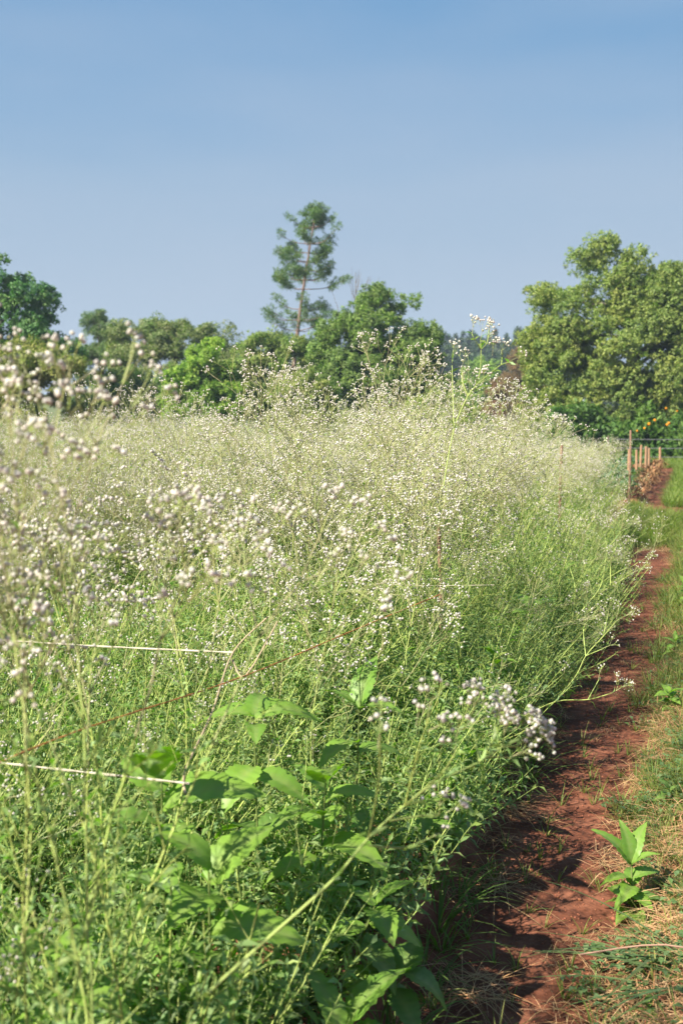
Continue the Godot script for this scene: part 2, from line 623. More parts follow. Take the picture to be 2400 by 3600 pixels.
func background() -> void:
	var broad := [sprig(11, 18, 0.12, 0.46, 0.17), sprig(12, 18, 0.11, 0.5, 0.19), sprig(13, 16, 0.13, 0.42, 0.16)]
	var fine := [sprig(14, 16, 0.11, 0.4, 0.17), sprig(15, 16, 0.12, 0.36, 0.18)]
	var long := [sprig(16, 12, 0.24, 0.30, 0.14), sprig(17, 12, 0.22, 0.34, 0.16)]
	var needle := [sprig(18, 34, 0.22, 0.13, 0.10, true), sprig(19, 34, 0.20, 0.14, 0.11, true)]
	var V := func(x: float, y: float, z: float) -> Vector3: return Vector3(x, y, z)
	# the big tree on the right
	tree("big_tree", "tall spreading yellowish green tree beside the fence at path's end", "tree", ground_at(11.2, 39.0), [V.call(0, -0.2, 0), V.call(0.2, 2.2, 0), V.call(-0.1, 4.4, 0.2), V.call(-0.6, 6.8, 0)], 0.42,
		[E3(-0.9, 6.6, 0, 1.5, 1.7, 1.6), E3(-2.6, 5.2, 0.2, 1.7, 1.5, 1.7), E3(1.5, 5.9, 0.2, 1.5, 1.5, 1.8), E3(3.3, 5.5, 0, 1.8, 1.7, 2.0), E3(-0.5, 4.2, 0.9, 2.4, 1.7, 1.9), E3(-2.6, 3.0, 0.3, 1.7, 1.5, 1.6), E3(2.4, 3.6, 1.2, 2.0, 1.7, 1.7), E3(-1.4, 1.9, 0.8, 1.9, 1.3, 1.5), E3(1.6, 1.9, 1.4, 1.5, 1.3, 1.3), E3(4.5, 3.2, 0, 2.0, 2.4, 2.0), E3(-2.9, 1.4, 0.2, 1.3, 1.3, 1.4), E3(0.2, 0.9, 1.6, 2.2, 0.9, 1.2), E3(-3.0, 4.0, 0.4, 1.2, 1.2, 1.2), E3(0.6, 2.6, 1.8, 2.2, 1.3, 1.0), E3(0.4, 5.2, 1.2, 1.8, 1.4, 1.0), E3(3.2, 1.6, 1.6, 1.8, 1.4, 1.0)],
		400, 0.62, 52, Color(0.288, 0.331, 0.077), Color(0.196, 0.282, 0.072), broad, 101, "", "bark", true, 0.85)
	# tree whose crown stands in the middle, right of the pine
	tree("dense_tree", "rounded dark green tree just beyond the tallest white blooms", "tree", ground_at(1.6, 45.0), [V.call(0, -0.2, 0), V.call(0.1, 2.0, 0), V.call(0.2, 5.5, 0)], 0.3,
		[E3(0.1, 5.4, 0, 1.6, 1.7, 1.6), E3(-1.6, 4.6, 0, 1.2, 1.3, 1.3), E3(1.7, 4.2, 0, 1.2, 1.4, 1.2), E3(0.0, 3.3, 0.8, 2.2, 1.6, 1.5), E3(2.1, 2.8, 0.4, 1.3, 1.5, 1.2), E3(-1.6, 2.6, 0.6, 1.4, 1.5, 1.3)],
		177, 0.58, 38, Color(0.139, 0.217, 0.059), Color(0.213, 0.312, 0.068), broad, 102)
	# left tall tree at the picture's edge
	tree("tall_tree", "bluish green leafy tree rising over the brownish hedge", "tree", ground_at(-13.9, 41.0), [V.call(0, -0.2, 0), V.call(0.1, 3.0, 0), V.call(-0.2, 7.0, 0)], 0.32,
		[E3(-0.6, 6.7, 0, 1.4, 1.6, 1.4), E3(1.3, 6.0, 0.2, 1.0, 1.2, 1.0), E3(0.2, 4.8, 0.5, 1.6, 1.2, 1.3), E3(1.6, 4.4, 0.3, 0.9, 0.6, 0.9), E3(-1.8, 4.6, 0, 1.6, 1.8, 1.5), E3(2.9, 4.0, 0.3, 0.7, 0.3, 0.6)],
		131, 0.53, 34, Color(0.100, 0.228, 0.086), Color(0.166, 0.289, 0.086), broad, 103)
	# brownish hedge tree in front of it
	tree("hedge_bush", "broad olive brown bush below the bluish green tree", "bush", ground_at(-11.0, 33.0), [V.call(0, -0.2, 0), V.call(0.1, 1.2, 0), V.call(0.1, 2.8, 0)], 0.2,
		[E3(-0.6, 3.0, 0, 1.9, 1.1, 1.4), E3(1.2, 2.9, 0.2, 1.2, 1.0, 1.2), E3(0.3, 1.7, 0.6, 2.2, 1.2, 1.3), E3(-2.4, 2.2, 0.2, 1.5, 1.5, 1.4)],
		150, 0.47, 38, Color(0.270, 0.282, 0.081), Color(0.159, 0.199, 0.059), fine, 104)
	# slim feathery tree
	tree("feathery_tree", "slim feathery grey green tree at end of the domed tree", "tree", ground_at(-11.9, 50.0), [V.call(0, -0.2, 0), V.call(0, 2.5, 0), V.call(-0.1, 6.2, 0)], 0.16,
		[E3(-0.1, 5.2, 0, 0.75, 1.4, 0.8), E3(0.9, 4.6, 0.1, 0.8, 1.2, 0.8), E3(0.2, 3.2, 0.3, 1.6, 1.6, 1.2), E3(0.2, 1.6, 0.4, 1.6, 1.4, 1.2)],
		112, 0.44, 28, Color(0.189, 0.249, 0.128), Color(0.144, 0.209, 0.094), needle, 105, "", "bark", true, 0.7)
	# wide domed tree
	tree("domed_tree", "wide flat-domed olive tree in the treeline behind the field", "tree", ground_at(-8.2, 48.5), [V.call(0, -0.2, 0), V.call(0.1, 2.0, 0), V.call(0.2, 4.6, 0)], 0.3,
		[E3(-1.2, 4.9, 0, 2.2, 1.2, 1.8), E3(1.1, 4.8, 0, 2.2, 1.2, 1.8), E3(0, 3.6, 0.8, 3.0, 1.4, 1.6), E3(-1.9, 2.2, 0.8, 1.6, 1.5, 1.3), E3(2.4, 3.6, 0.3, 1.2, 1.1, 1.3), E3(0.8, 2.0, 1.0, 2.2, 1.5, 1.2)],
		196, 0.53, 36, Color(0.251, 0.275, 0.111), Color(0.167, 0.226, 0.081), fine, 106)
	# bright green bush before it
	tree("bright_bush", "bright fresh green bush standing before the domed tree", "bush", ground_at(-5.9, 42.0), [V.call(0, -0.2, 0), V.call(0.1, 1.4, 0), V.call(0.0, 3.4, 0)], 0.16,
		[E3(0.3, 3.5, 0, 1.1, 1.1, 1.0), E3(-0.5, 2.5, 0.3, 1.2, 1.1, 1.0), E3(0.9, 2.2, 0.2, 1.0, 1.1, 1.0), E3(0.0, 1.2, 0.4, 1.5, 1.0, 1.0)],
		102, 0.44, 34, Color(0.277, 0.418, 0.055), Color(0.189, 0.308, 0.051), broad, 107)
	tree("leafy_tree", "mid green tree filling the gap left of the pine", "tree", ground_at(-3.7, 47.0), [V.call(0, -0.2, 0), V.call(0, 2.0, 0), V.call(0.1, 4.4, 0)], 0.22,
		[E3(0.0, 4.3, 0, 1.1, 1.2, 1.1), E3(1.4, 3.8, 0.2, 1.2, 1.2, 1.1), E3(-1.0, 3.0, 0.4, 1.0, 1.2, 1.0), E3(0.4, 2.0, 0.6, 1.8, 1.5, 1.1)],
		112, 0.50, 34, Color(0.189, 0.278, 0.068), Color(0.277, 0.328, 0.086), broad, 108)
	tree("low_bush", "low dark green bush between hedge and domed tree", "bush", ground_at(-9.6, 44.0), [V.call(0, -0.2, 0), V.call(0, 1.0, 0), V.call(0.1, 2.4, 0)], 0.14,
		[E3(0.0, 2.4, 0, 1.2, 1.1, 1.0), E3(1.3, 2.0, 0.1, 1.2, 1.1, 1.0), E3(0.5, 1.0, 0.3, 1.9, 1.0, 1.0), E3(-1.2, 1.4, 0.2, 1.2, 1.2, 1.0)],
		102, 0.44, 34, Color(0.133, 0.209, 0.065), Color(0.189, 0.278, 0.068), fine, 109)
	tree("low_bush", "low green bush under the pine's bare lower trunk", "bush", ground_at(-1.6, 43.0), [V.call(0, -0.2, 0), V.call(0, 1.0, 0), V.call(0.1, 2.4, 0)], 0.14,
		[E3(0.0, 2.3, 0, 1.1, 1.1, 1.0), E3(-1.0, 1.8, 0.1, 1.2, 1.1, 1.0), E3(0.5, 1.0, 0.3, 1.6, 1.0, 1.0)],
		83, 0.44, 34, Color(0.189, 0.249, 0.059), Color(0.277, 0.328, 0.072), broad, 110)
	tree("low_bush", "yellow green bush at the foot of the rounded dark tree", "bush", ground_at(4.0, 42.0), [V.call(0, -0.2, 0), V.call(0, 0.8, 0), V.call(0.1, 1.8, 0)], 0.12,
		[E3(0.0, 1.5, 0, 1.2, 0.9, 1.0), E3(1.2, 1.0, 0.1, 1.0, 0.8, 1.0), E3(-1.0, 1.0, 0.3, 1.0, 0.9, 1.0)],
		65, 0.44, 34, Color(0.254, 0.328, 0.059), Color(0.189, 0.268, 0.059), broad, 111)
	pine(needle)
	bare_tree(ground_at(0.65, 47.0), 8.1, 31, "thin leafless tree poking above the rounded dark tree", 0.35)
	# orange-flowered shrubs at the foot of the big tree
	for a in [[10.6, 33.0, 1.3, 0.9, "dark green shrub with scattered orange flowers left of the lone post", 201], [12.4, 32.0, 1.5, 1.2, "orange-flowered green shrub behind the wire fence", 202], [8.4, 35.5, 1.1, 0.9, "shadowed green shrub under the big tree's low boughs", 203]]:
		var sh := tree("flowering_shrub", a[4], "shrub", ground_at(a[0], a[1]), [V.call(0, -0.2, 0), V.call(0, 0.6, 0), V.call(0.1, a[3], 0)], 0.08,
			[E3(0, a[3], 0, a[2], 0.9, 1.0), E3(-0.5, a[3] * 0.5, 0.4, a[2], 0.9, 0.9), E3(0.6, a[3] * 0.6, 0.3, a[2], 0.9, 0.9)],
			63, 0.40, 30, Color(0.067, 0.153, 0.031), Color(0.115, 0.199, 0.035), long, a[5], "shrubs under the big tree", "bark", true, 0.8)
		if a[5] != 203:
			var b := MB.new()
			for i in 16:
				var u := Vector3(rf(-1, 1), rf(-0.3, 1), rf(-0.2, 1)).normalized()
				var q := Vector3(0, a[3] * 0.7, 0.2) + u * Vector3(a[2] * 1.1, 1.1, 1.3)
				b.bloom(q, rf(0.03, 0.055), Vector3(0, 0.5, 1).normalized(), rf(0, 9), vary(Color(0.72, 0.30, 0.02), 0.15))
			tag(part("flowers", b.mesh(M.blossom), sh), "orange flowers", "", "", "stuff")
	# beyond: a bright tree, a brown dying tree, a low house, the wooded ridge
	tree("distant_tree", "small bright green tree before the distant wooded ridge", "tree", ground_at(12.7, 92.0), [V.call(0, -0.3, 0), V.call(0, 2.5, 0), V.call(0.1, 5.0, 0)], 0.2,
		[E3(0, 4.6, 0, 1.7, 1.9, 1.6), E3(-0.9, 2.6, 0.2, 1.9, 1.6, 1.5), E3(1.2, 2.6, 0.2, 1.6, 1.6, 1.5)],
		83, 0.63, 24, Color(0.189, 0.297, 0.059), Color(0.254, 0.378, 0.068), broad, 112, "", "bark", true, 1.5)
	tree("dying_tree", "reddish brown dying tree before the distant wooded ridge", "tree", ground_at(13.2, 75.0), [V.call(0, -0.3, 0), V.call(0, 3.0, 0), V.call(0.1, 7.0, 0)], 0.2,
		[E3(0.2, 4.6, 0, 0.9, 2.0, 0.9), E3(-0.7, 2.8, 0.2, 1.5, 1.6, 1.1), E3(0.8, 2.4, 0.2, 1.6, 1.6, 1.1), E3(-1.6, 1.4, 0, 1.2, 1.2, 1)],
		93, 0.53, 14, Color(0.289, 0.149, 0.086), Color(0.244, 0.169, 0.077), needle, 113, "", "bark", true, 1.1)
	bare_tree(ground_at(13.4, 76.0), 7.6, 33, "bare reddish twigs of a leafless tree beside the dying tree", 0.5)
	tree("distant_tree", "green tree standing before the ridge beside the big tree", "tree", ground_at(16.8, 84.0), [V.call(0, -0.3, 0), V.call(0, 1.6, 0), V.call(0.1, 3.6, 0)], 0.16,
		[E3(0, 3.2, 0, 1.6, 1.5, 1.4), E3(-1.3, 1.8, 0.2, 1.5, 1.4, 1.3), E3(1.2, 2.0, 0.2, 1.6, 1.6, 1.3)],
		75, 0.63, 24, Color(0.156, 0.249, 0.077), Color(0.222, 0.297, 0.086), broad, 114, "", "bark", true, 1.5)
	var house := base("farm_shed", Vector3(15.6, land(15.6, 70.0), -70.0), -0.2)
	tag(house, "low shed with pale metal roof half hidden left of big tree", "shed")
	var wall := BoxMesh.new()
	wall.size = Vector3(3.6, 2.0, 3.0)
	wall.material = M.house_wall
	part("wall", wall, house, Transform3D(Basis(), Vector3(0, 1.0, 0)))
	for s in [-1, 1]:
		var sheet := BoxMesh.new()
		sheet.size = Vector3(4.0, 0.05, 1.85)
		sheet.material = M.roof_sheet
		part("roof_sheet", sheet, house, Transform3D(Basis(Vector3.RIGHT, 0.34 * s), Vector3(0, 2.28, 0.86 * s)))
	var door := BoxMesh.new()
	door.size = Vector3(0.8, 1.7, 0.06)
	door.material = M.bark
	part("door", door, house, Transform3D(Basis(), Vector3(0.6, 0.86, 1.5)))
	# the wood on the ridge
	rng.seed = 55
	var kinds := []
	for k in 3:
		var b := MB.new()
		rng.seed = 300 + k
		b.tube(pts([Vector3(0, -1, 0), Vector3(0, 4, 0)]), 0.25, 0.1, 5, Color(0.6, 0.5, 0.5))
		for i in 520:
			var u := Vector3(rf(-1, 1), rf(-1, 1), rf(-1, 1)).normalized()
			var r := rf(0.7, 1.0)
			var p := u * Vector3(2.6, 3.2, 2.6) * r + Vector3(0, 4.2, 0)
			if k == 2:
				var hh := pow(rng.randf(), 1.3)
				p = Vector3(u.x, 0, u.z).normalized() * 1.7 * (1.0 - hh) * rf(0.4, 1.0) + Vector3(0, 1.0 + hh * 8.5, 0)
			b.leaf(p, (u + Vector3(rf(-0.5, 0.5), rf(-0.5, 0.5), rf(-0.5, 0.5))).normalized(), Vector3.UP, rf(0.5, 0.9), rf(0.3, 0.5), 0.2, Color(1, 1, 1) * rf(0.7, 1.3))
		kinds.append(b.mesh(M.foliage))
	var wood_o := base("forest")
	tag(wood_o, "far wooded ridge hazy above the field", "forest", "", "stuff")
	for k in 3:
		var xf := []
		var cols := []
		for i in 260:
			var d := rf(150.0, 260.0)
			var x := rf(-0.05, 0.24) * d
			xf.append(Transform3D(Basis(Vector3.UP, rf(0, TAU)).scaled(Vector3.ONE * rf(0.7, 1.15)), ground_at(x, d)))
			cols.append(vary(Color(0.060, 0.105, 0.045).lerp(Color(0.085, 0.115, 0.045), rng.randf()), 0.2))
		many("trees", kinds[k], xf, cols, wood_o)

func pine(needle: Array) -> void:
	rng.seed = 77
	var at := ground_at(-2.75, 58.5)
	var o := base("pine_tree", at)
	tag(o, "tall slender pine with sparse tufted branches against the sky", "tree")
	var tb := MB.new()
	var spine := curve([Vector3(-0.5, -0.2, 0), Vector3(-0.15, 3.0, 0), Vector3(0.3, 7.0, 0), Vector3(0.8, 10.3, 0), Vector3(1.25, 12.9, 0)], 6)
	tb.tube(spine, 0.17, 0.03, 7, Color(1, 1, 1))
	var xfs := []
	var cols := []
	var whorls := [[0.36, 1.8, 3], [0.43, 2.0, 3], [0.50, 1.9, 3], [0.67, 1.9, 4], [0.73, 1.5, 4], [0.33, 1.6, 2], [0.39, 2.2, 3], [0.46, 2.3, 4], [0.53, 2.1, 4], [0.58, 1.7, 3], [0.63, 2.3, 4], [0.70, 1.6, 4], [0.76, 1.9, 5], [0.82, 1.3, 4], [0.87, 1.7, 5], [0.92, 1.2, 5], [0.97, 0.8, 4], [1.0, 0.4, 3]]
	for w in whorls:
		var i0 := int(w[0] * (spine.size() - 1))
		var p: Vector3 = spine[i0]
		var az := rf(0, TAU)
		for k in w[2]:
			az += TAU / w[2] + rf(-0.4, 0.4)
			var out := Vector3(cos(az), rf(0.0, 0.3), sin(az)).normalized()
			var l: float = w[1] * rf(0.65, 1.1)
			var tip := p + out * l + Vector3(0, rf(0.1, 0.5), 0)
			var line := curve([p, p + out * l * 0.5 + Vector3(0, -0.08, 0), tip], 4)
			tb.tube(line, 0.03, 0.010, 4, Color(1, 1, 1))
			for j in 5:
				var q: Vector3 = line[clampi(line.size() - 1 - j, 0, line.size() - 1)]
				if j > 0 and rng.randf() < 0.55 or j > 3:
					continue
				for m in 6:
					var off := Vector3(rf(-1, 1), rf(-0.8, 0.8), rf(-1, 1)) * 0.27
					xfs.append(Transform3D(Basis.from_euler(Vector3(rf(-0.6, 0.6), rf(0, TAU), rf(-0.6, 0.6))).scaled(Vector3.ONE * rf(0.7, 1.15)), q + off))
					cols.append(vary(Color(0.11, 0.19, 0.065).lerp(Color(0.17, 0.24, 0.075), rng.randf()), 0.15))
	part("trunk", tb.mesh(M.pine_bark), o)
	tag(many("crown", needle[0], xfs, cols, o), "", "", "", "stuff")

func bare_tree(at: Vector3, h: float, seed: int, label: String, spread: float) -> void:
	rng.seed = seed
	var o := base("bare_tree", at)
	tag(o, label, "tree")
	var b := MB.new()
	b.tube(curve([Vector3(0, -0.2, 0), Vector3(0.05, h * 0.5, 0), Vector3(0.0, h, 0)], 4), 0.06, 0.012, 5, Color(0.9, 0.85, 0.85))
	part("trunk", b.mesh(M.bark), o)
	var tw := MB.new()
	for i in 26:
		var y := h * rf(0.45, 0.95)
		var az := rf(0, TAU)
		var out := Vector3(cos(az) * spread, rf(0.5, 1.0), sin(az) * spread).normalized()
		var l := (h - y) * rf(0.4, 0.9) + 0.2
		var q := Vector3(0.03, y, 0)
		tw.tube(pts([q, q + out * l * 0.5, q + out * l + Vector3(0, l * 0.15, 0)]), 0.016, 0.006, 3, Color(1.0, 0.8, 0.75))
	part("twigs", tw.mesh(M.bark), o)

# ---------------------------------------------------------------- the flowering field
func field() -> void:
	var lean := Vector3(0.85, 0, 0.1)
	var kinds := {
		"tall": [gyps(1, 1.20, 6, Vector3(0.22, 0, 0), 0.52, 0.78, 26, 0.72), gyps(2, 1.12, 6, Vector3(0.3, 0, 0), 0.52, 0.78, 26, 0.72), gyps(3, 1.28, 5, Vector3(0.25, 0, 0), 0.52, 0.78, 24, 0.72), gyps(4, 1.05, 7, Vector3(0.25, 0, 0.1), 0.52, 0.78, 28, 0.72)],
		"middle": [gyps(5, 1.04, 5, Vector3(0.55, 0, 0), 0.09, 0.7, 40, 0.9), gyps(6, 0.96, 5, Vector3(0.65, 0, 0), 0.07, 0.7, 40, 0.9), gyps(7, 1.0, 5, Vector3(0.5, 0, 0.1), 0.10, 0.7, 40, 0.9)],
		"edge": [gyps(8, 0.80, 3, lean, 0.10, 0.3, 38, 0.8), gyps(9, 0.72, 3, lean, 0.07, 0.25, 38, 0.8), gyps(10, 0.86, 2, lean, 0.10, 0.3, 40, 0.8)],
		"leafy": [gyps(21, 0.64, 2, Vector3(0.2, 0, 0), 0.0, 0.0, 48, 0.9, false, 0.068), gyps(22, 0.56, 2, Vector3(0.3, 0, 0), 0.0, 0.0, 48, 0.9, false, 0.072), gyps(23, 0.68, 2, Vector3(0.2, 0, 0), 0.0, 0.0, 48, 0.9, false, 0.064)],
	}
	rng.seed = 900
	var spots := []   # [kind, variant, transform, nearness]
	var step := 0.27
	var d := 0.9
	while d < 30.0:
		step = 0.23 if d < 7.0 else 0.27 if d < 9.0 else 0.36 if d < 16.0 else 0.42
		var x := -0.38 * d - 0.8
		while x < 0.5 * d:
			var px := x + rf(-0.12, 0.12)
			var pd := d + rf(-0.12, 0.12)
			x += step
			var t := side_of(px, pd)
			var edge_end := -0.28 - 0.46 * smoothstep(8.0, 13.0, pd) - 0.12 * (1.0 - smoothstep(2.6, 4.5, pd))
			if t > edge_end or (pd > 15.6 + 0.25 * maxf(0.0, -t - 2.0)):
				continue
			var kind := "tall"
			var near := 1.0 - smoothstep(4.5, 9.0, pd)
			if t > -0.52 - 0.25 * near - 0.4 * smoothstep(8.5, 13.0, pd):
				kind = "edge"
			elif t > -0.8 - 1.9 * near:
				kind = "middle"
			elif rng.randf() < 0.15:
				kind = "middle"
			if pd < 2.6 and px > -0.42 * pd - 0.2:
				kind = "leafy" if t > -1.2 or rng.randf() < 0.6 else "middle"
			elif pd < 4.4 and rng.randf() < 0.75:
				kind = "middle" if t < -0.9 else "leafy"
			if pd < 1.5 and px > -0.45:
				continue
			var turn := rf(-0.6, 0.6) - 0.1 if kind == "edge" else rf(-0.8, 0.8) if kind == "middle" else rf(-1.3, 1.3)
			var sc := rf(0.82, 1.08) * (1.0 + 0.28 * bumps.get_noise_2d(px * 45.0, pd * 45.0))
			spots.append([kind, rng.randi_range(0, 9), Transform3D(Basis(Vector3.UP, turn).scaled(Vector3.ONE * sc), ground_at(px, pd) - Vector3(0, 0.01, 0)), pd + (0.0 if absf(px) < 0.36 * pd + 0.2 else 100.0)])
		d += step
	spots.sort_custom(func(a, b): return a[3] < b[3])
	var protos := {}
	var rest := {}
	var labels := {"tall": "tall baby's breath plant with open white blossom sprays inside the field", "middle": "medium baby's breath plant with few blossoms among its leafy green shoots", "edge": "budding baby's breath plant leaning from the field's edge over the path", "leafy": "leafy baby's breath plant without blossoms in the near corner of field"}
	for i in spots.size():
		var s: Array = spots[i]
		var v: int = s[1] % kinds[s[0]].size()
		var key := "%s%d" % [s[0], v]
		if i < 290:
			if not protos.has(key):
				protos[key] = plant_node(kinds[s[0]][v])
			var o: Node3D = protos[key].duplicate()
			o.name = numbered("baby_breath_plant")
			add_child(o)
			o.transform = s[2]
			tag(o, labels[s[0]], "plant", s[0] + " baby's breath plants in the field")
		else:
			if not rest.has(key):
				rest[key] = [kinds[s[0]][v], []]
			rest[key][1].append(s[2])
	var far := base("baby_breath_field")
	tag(far, "mass of white blooming baby's breath filling the field farther back", "flower field", "", "stuff")
	for key in rest:
		many("plants", plant_mesh(rest[key][0]), rest[key][1], [], far)
	for key in protos:
		protos[key].free()
	print("plants ", spots.size())
	# the tall clump in the middle of the field and the blurred near sprays
	var giants := [
		[Vector3(0.05, 0, -4.6), 1.62, 8, 401, "tallest baby's breath plant, white spray reaching over the rounded tree"],
		[Vector3(-0.35, 0, -4.3), 1.52, 7, 402, "tall baby's breath plant in front of the pine's trunk"],
		[Vector3(0.45, 0, -5.2), 1.58, 7, 403, "tall baby's breath plant right of the tallest spray"],
		[Vector3(-0.75, 0, -5.6), 1.50, 6, 404, "tall baby's breath plant left of the pine's trunk"],
		[Vector3(0.20, 0, -4.0), 1.50, 6, 413, "baby's breath plant with crowded blooms just before the tallest one"],
		[Vector3(0.28, 0, -6.2), 1.60, 7, 414, "baby's breath plant with crowded blooms just behind the tallest one"],
		[Vector3(-1.15, 0, -6.4), 1.56, 6, 415, "baby's breath plant whose blooms stand before the bright green bush"],
		[Vector3(0.75, 0, -5.6), 1.46, 6, 405, "baby's breath plant with spray before the yellow green bush"],
		[Vector3(-0.40, 0, -1.30), 1.37, 5, 406, "near blurred baby's breath plant with large soft blooms by the frame's edge"],
		[Vector3(-0.56, 0, -1.32), 1.42, 5, 407, "near blurred baby's breath plant at the very edge, blooms before hedge"],
		[Vector3(-0.46, 0, -1.34), 1.36, 4, 419, "closest baby's breath plant, its big soft blobs highest before the hedge bush"],
		[Vector3(-0.36, 0, -1.50), 1.22, 4, 409, "close baby's breath plant, its soft white blobs crossing the upper twine"],
		[Vector3(-0.56, 0, -1.45), 1.26, 4, 410, "close baby's breath plant with soft blobs at the frame's edge, mid height"],
		[Vector3(-0.26, 0, -2.2), 1.14, 2, 411, "slim blurred baby's breath plant rising above the two wide weed leaves"],
		[Vector3(-0.05, 0, -2.9), 1.20, 3, 412, "slim baby's breath plant with soft blooms in the picture's middle"],
		[Vector3(-0.42, 0, -1.75), 1.36, 4, 408, "blurred baby's breath plant whose blooms rise before the domed tree"],
	]
	for g in giants:
		var by_us: bool = g[0].z > -2.6
		bloom_size = 0.0038 if by_us else 0.0034
		var a := gyps(g[3], g[1], g[2], Vector3(-0.16, 0, -0.16) if by_us else Vector3(0.06, 0, 0), 0.7 if by_us else 0.92, 0.94, 4, 1.1 if by_us else 0.6, true, 0.05, 0.4 if by_us else 1.0)
		var o := plant_node(a)
		o.name = numbered("baby_breath_plant")
		add_child(o)
		o.position = ground_at(g[0].x, -g[0].z) - Vector3(0, 0.01, 0)
		tag(o, g[4], "plant")

# ---------------------------------------------------------------- grass, straw, clods beside and on the path
func tuft(seed: int, blades: int, len0: float, len1: float, width: float, a: Color, b: Color, spread := 0.02, droop := 1.1) -> MB:
	rng.seed = seed
	var m := MB.new()
	for i in blades:
		var az := rf(0, TAU)
		var flat := Vector3(cos(az), 0, sin(az))
		m.blade(flat * rf(0, spread), (Vector3.UP + flat * rf(0.15, 1.3)).normalized(), rf(len0, len1), width * rf(0.7, 1.2), droop * rf(0.4, 1.3), 4, vary(a.lerp(b, rng.randf()), 0.2))
	return m

func straws(seed: int, count: int, spread: float, lo: float, hi: float) -> MB:
	rng.seed = seed
	var m := MB.new()
	for i in count:
		var az := rf(0, TAU)
		var p := Vector3(rf(-1, 1), 0, rf(-1, 1)) * spread
		p.y = rf(0.002, 0.03)
		var dir := Vector3(cos(az), rf(-0.05, 0.3), sin(az)).normalized()
		m.blade(p, dir, rf(lo, hi), rf(0.0016, 0.0035), rf(0.1, 0.9), 3, vary(Color(0.36, 0.19, 0.09).lerp(Color(0.44, 0.30, 0.155), rng.randf()), 0.25))
	return m

func place(s: float, t: float, scale: float, sink := 0.0) -> Transform3D:
	return Transform3D(Basis(Vector3.UP, rf(0, TAU)).scaled(Vector3.ONE * scale), at_path(s, t) - Vector3(0, sink, 0))

